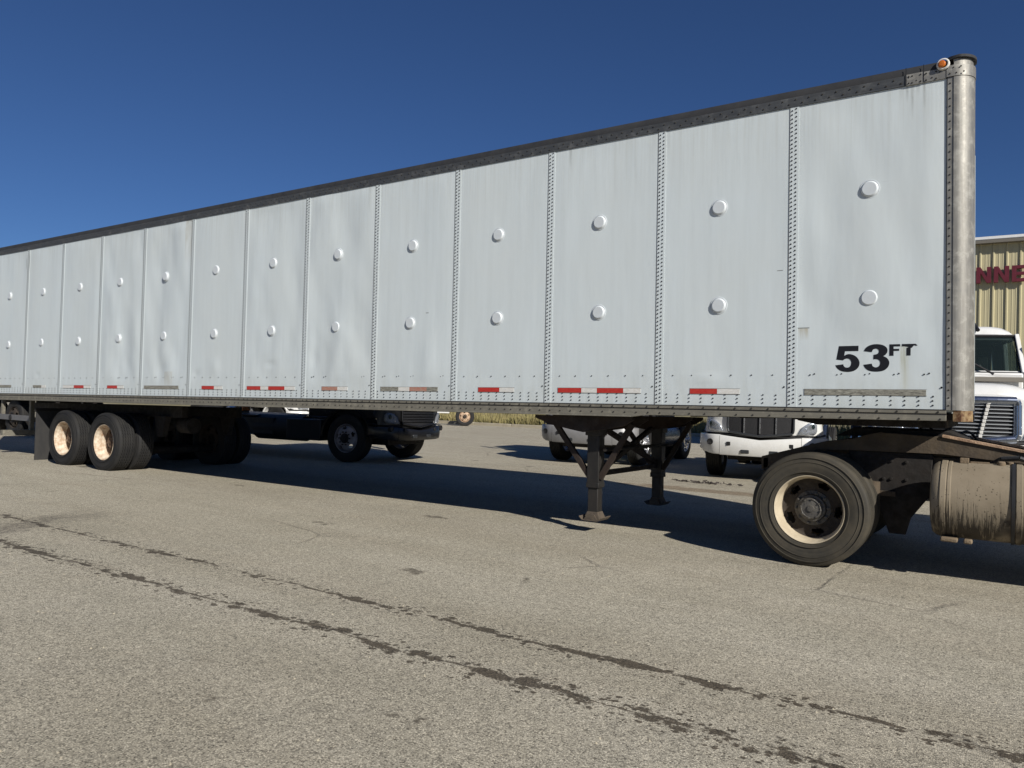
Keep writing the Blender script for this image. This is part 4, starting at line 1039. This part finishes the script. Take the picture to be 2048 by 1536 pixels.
# parked trailer behind, seen under the left end
PT = empty('parked_trailer', 'beige grey trailer standing in the shade behind the left end of the white trailer', 'trailer', (-19.6, 3.1, 0))
b = MB(); b.box(-13, 0, 0, 2.5, 1.12, 3.7); b.build('body', 'grey_trailer', PT, bevel=.02)
b = MB(); b.box(-13, 0, -.02, .02, .98, 1.115); b.build('side_rail', 'rail', PT)
b = MB(); b.box(-12, -.3, .7, .8, .85, 1.1); b.box(-12, -.3, 1.7, 1.8, .85, 1.1); b.box(-.3, -.2, .1, 2.4, .40, .52); b.build('chassis', 'under', PT)
for x in (-.26, -1.9):
    b = MB(); b.box(x - .04, x + .04, .08, .16, .45, 1.0); b.build('support_post', 'rail', PT)
b = MB(); b.box(-6, -.2, .02, .06, .42, .56); b.build('side_guard', 'greypaint', PT)
for xa in (-1.25, -2.55):
    for y, f in ((.1, False), (2.4, True)): place_wheel(W_DARK, PT, (xa, y, R_T), f)

# ------------------------------------------------------------------ building
BD = empty('metal_building', 'tan ribbed metal building with maroon sign letters and white gutter', 'building', (0, 17.4, 0))
RW = .305; bx0 = -1.62; npan = 24
rows = None
def rib_profile(n):
    pts = []
    for k in range(n):
        x = k * RW
        pts += [(x, 0), (x + .012, -.032), (x + .045, -.032), (x + .062, 0), (x + .135, 0), (x + .142, -.005), (x + .155, -.005), (x + .162, 0), (x + .222, 0), (x + .229, -.005), (x + .242, -.005), (x + .249, 0)]
    pts.append((n * RW, 0)); return pts
pb = MB(); pr = rib_profile(3); pb.add([(x, y, 0) for x, y in pr] + [(x, y, 6.0) for x, y in pr], [(i, i + 1, i + 1 + len(pr), i + len(pr)) for i in range(len(pr) - 1)])
pm = pb.mesh('wall_panel', 'wall', 10)
for k in range(npan):
    o = bpy.data.objects.new('wall_panel', pm); COL.objects.link(o); o.parent = BD; o.location = (bx0 + k * 3 * RW, 0, 0)
W_END = bx0 + npan * 3 * RW
b = MB(); b.box(bx0, W_END, .02, 22, 0, 6.0); b.build('wall_core', 'wall', BD)
b = MB(); b.prism([(-.20, 6.06), (-.20, 6.09), (11, 7.6), (22.2, 6.09), (22.2, 6.05), (11, 7.55)], bx0 - .2, W_END + .2, 'x'); b.build('roof', 'fascia', BD)
b = MB(); b.box(bx0 - .2, W_END + .2, -.215, -.205, 6.075, 6.145); b.build('gutter_lip', 'fascia', BD)
b = MB(); b.box(bx0 - .2, W_END + .2, -.20, -.0, 5.975, 6.055); b.build('eave_trim', 'soffit', BD)
NN = [(0, 0), (.10, 0), (.10, .27), (.245, 0), (.345, 0), (.345, .43), (.245, .43), (.245, .165), (.10, .43), (0, .43)]
EE = [(0, 0), (.33, 0), (.33, .085), (.10, .085), (.10, .175), (.29, .175), (.29, .255), (.10, .255), (.10, .345), (.33, .345), (.33, .43), (0, .43)]
for pts, x in ((NN, .80), (NN, 1.205), (EE, 1.61)):
    b = MB(); b.prism([(p[0] + x - .04, p[1] + 4.91) for p in pts], -.135, -.055, 'y')
    o = b.build('sign_letter', 'red_letter', BD)
    b = MB(); b.box(x + .0, x + .03, -.054, 0, 5.0, 5.03); b.box(x + .0, x + .03, -.054, 0, 5.25, 5.28); b.each('letter_stud', 'black', o)

# small debris heap behind the landing gear
rd = random.Random(9); b = MB()
for i in range(60):
    x, y = rd.gauss(-2.95, .28), rd.gauss(6.35, .10); r = rd.uniform(.012, .045)
    vs = [(x + rd.uniform(-1, 1) * r * 1.6, y + rd.uniform(-1, 1) * r, rd.uniform(0, 1.0) * r) for _ in range(6)]
    b.add([(v[0], v[1], v[2]) for v in vs], [(0, 1, 2), (2, 3, 4), (4, 5, 0), (1, 3, 5), (0, 2, 4), (1, 2, 3)])
o = b.build('debris', 'debris', kind='stuff'); tag(o, 'small heap of dark rubbish on the asphalt behind the landing gear', 'debris')
# loose pebbles on the foreground asphalt
b = MB()
for i in range(1500):
    x, y = rd.uniform(-9, 3), rd.uniform(-6.3, 6.5); r = rd.choice((.003, .004, .004, .006, .008))
    vs = []
    for q in range(5):
        a = 2 * PI * q / 5 + rd.uniform(-.3, .3); vs.append((x + math.cos(a) * r, y + math.sin(a) * r, 0.0))
    vs.append((x, y, r * .9)); b.add(vs, [(q, (q + 1) % 5, 5) for q in range(5)])
o = b.build('pebbles', 'concrete', kind='stuff'); tag(o, 'loose pebbles scattered over the yard asphalt', 'gravel')
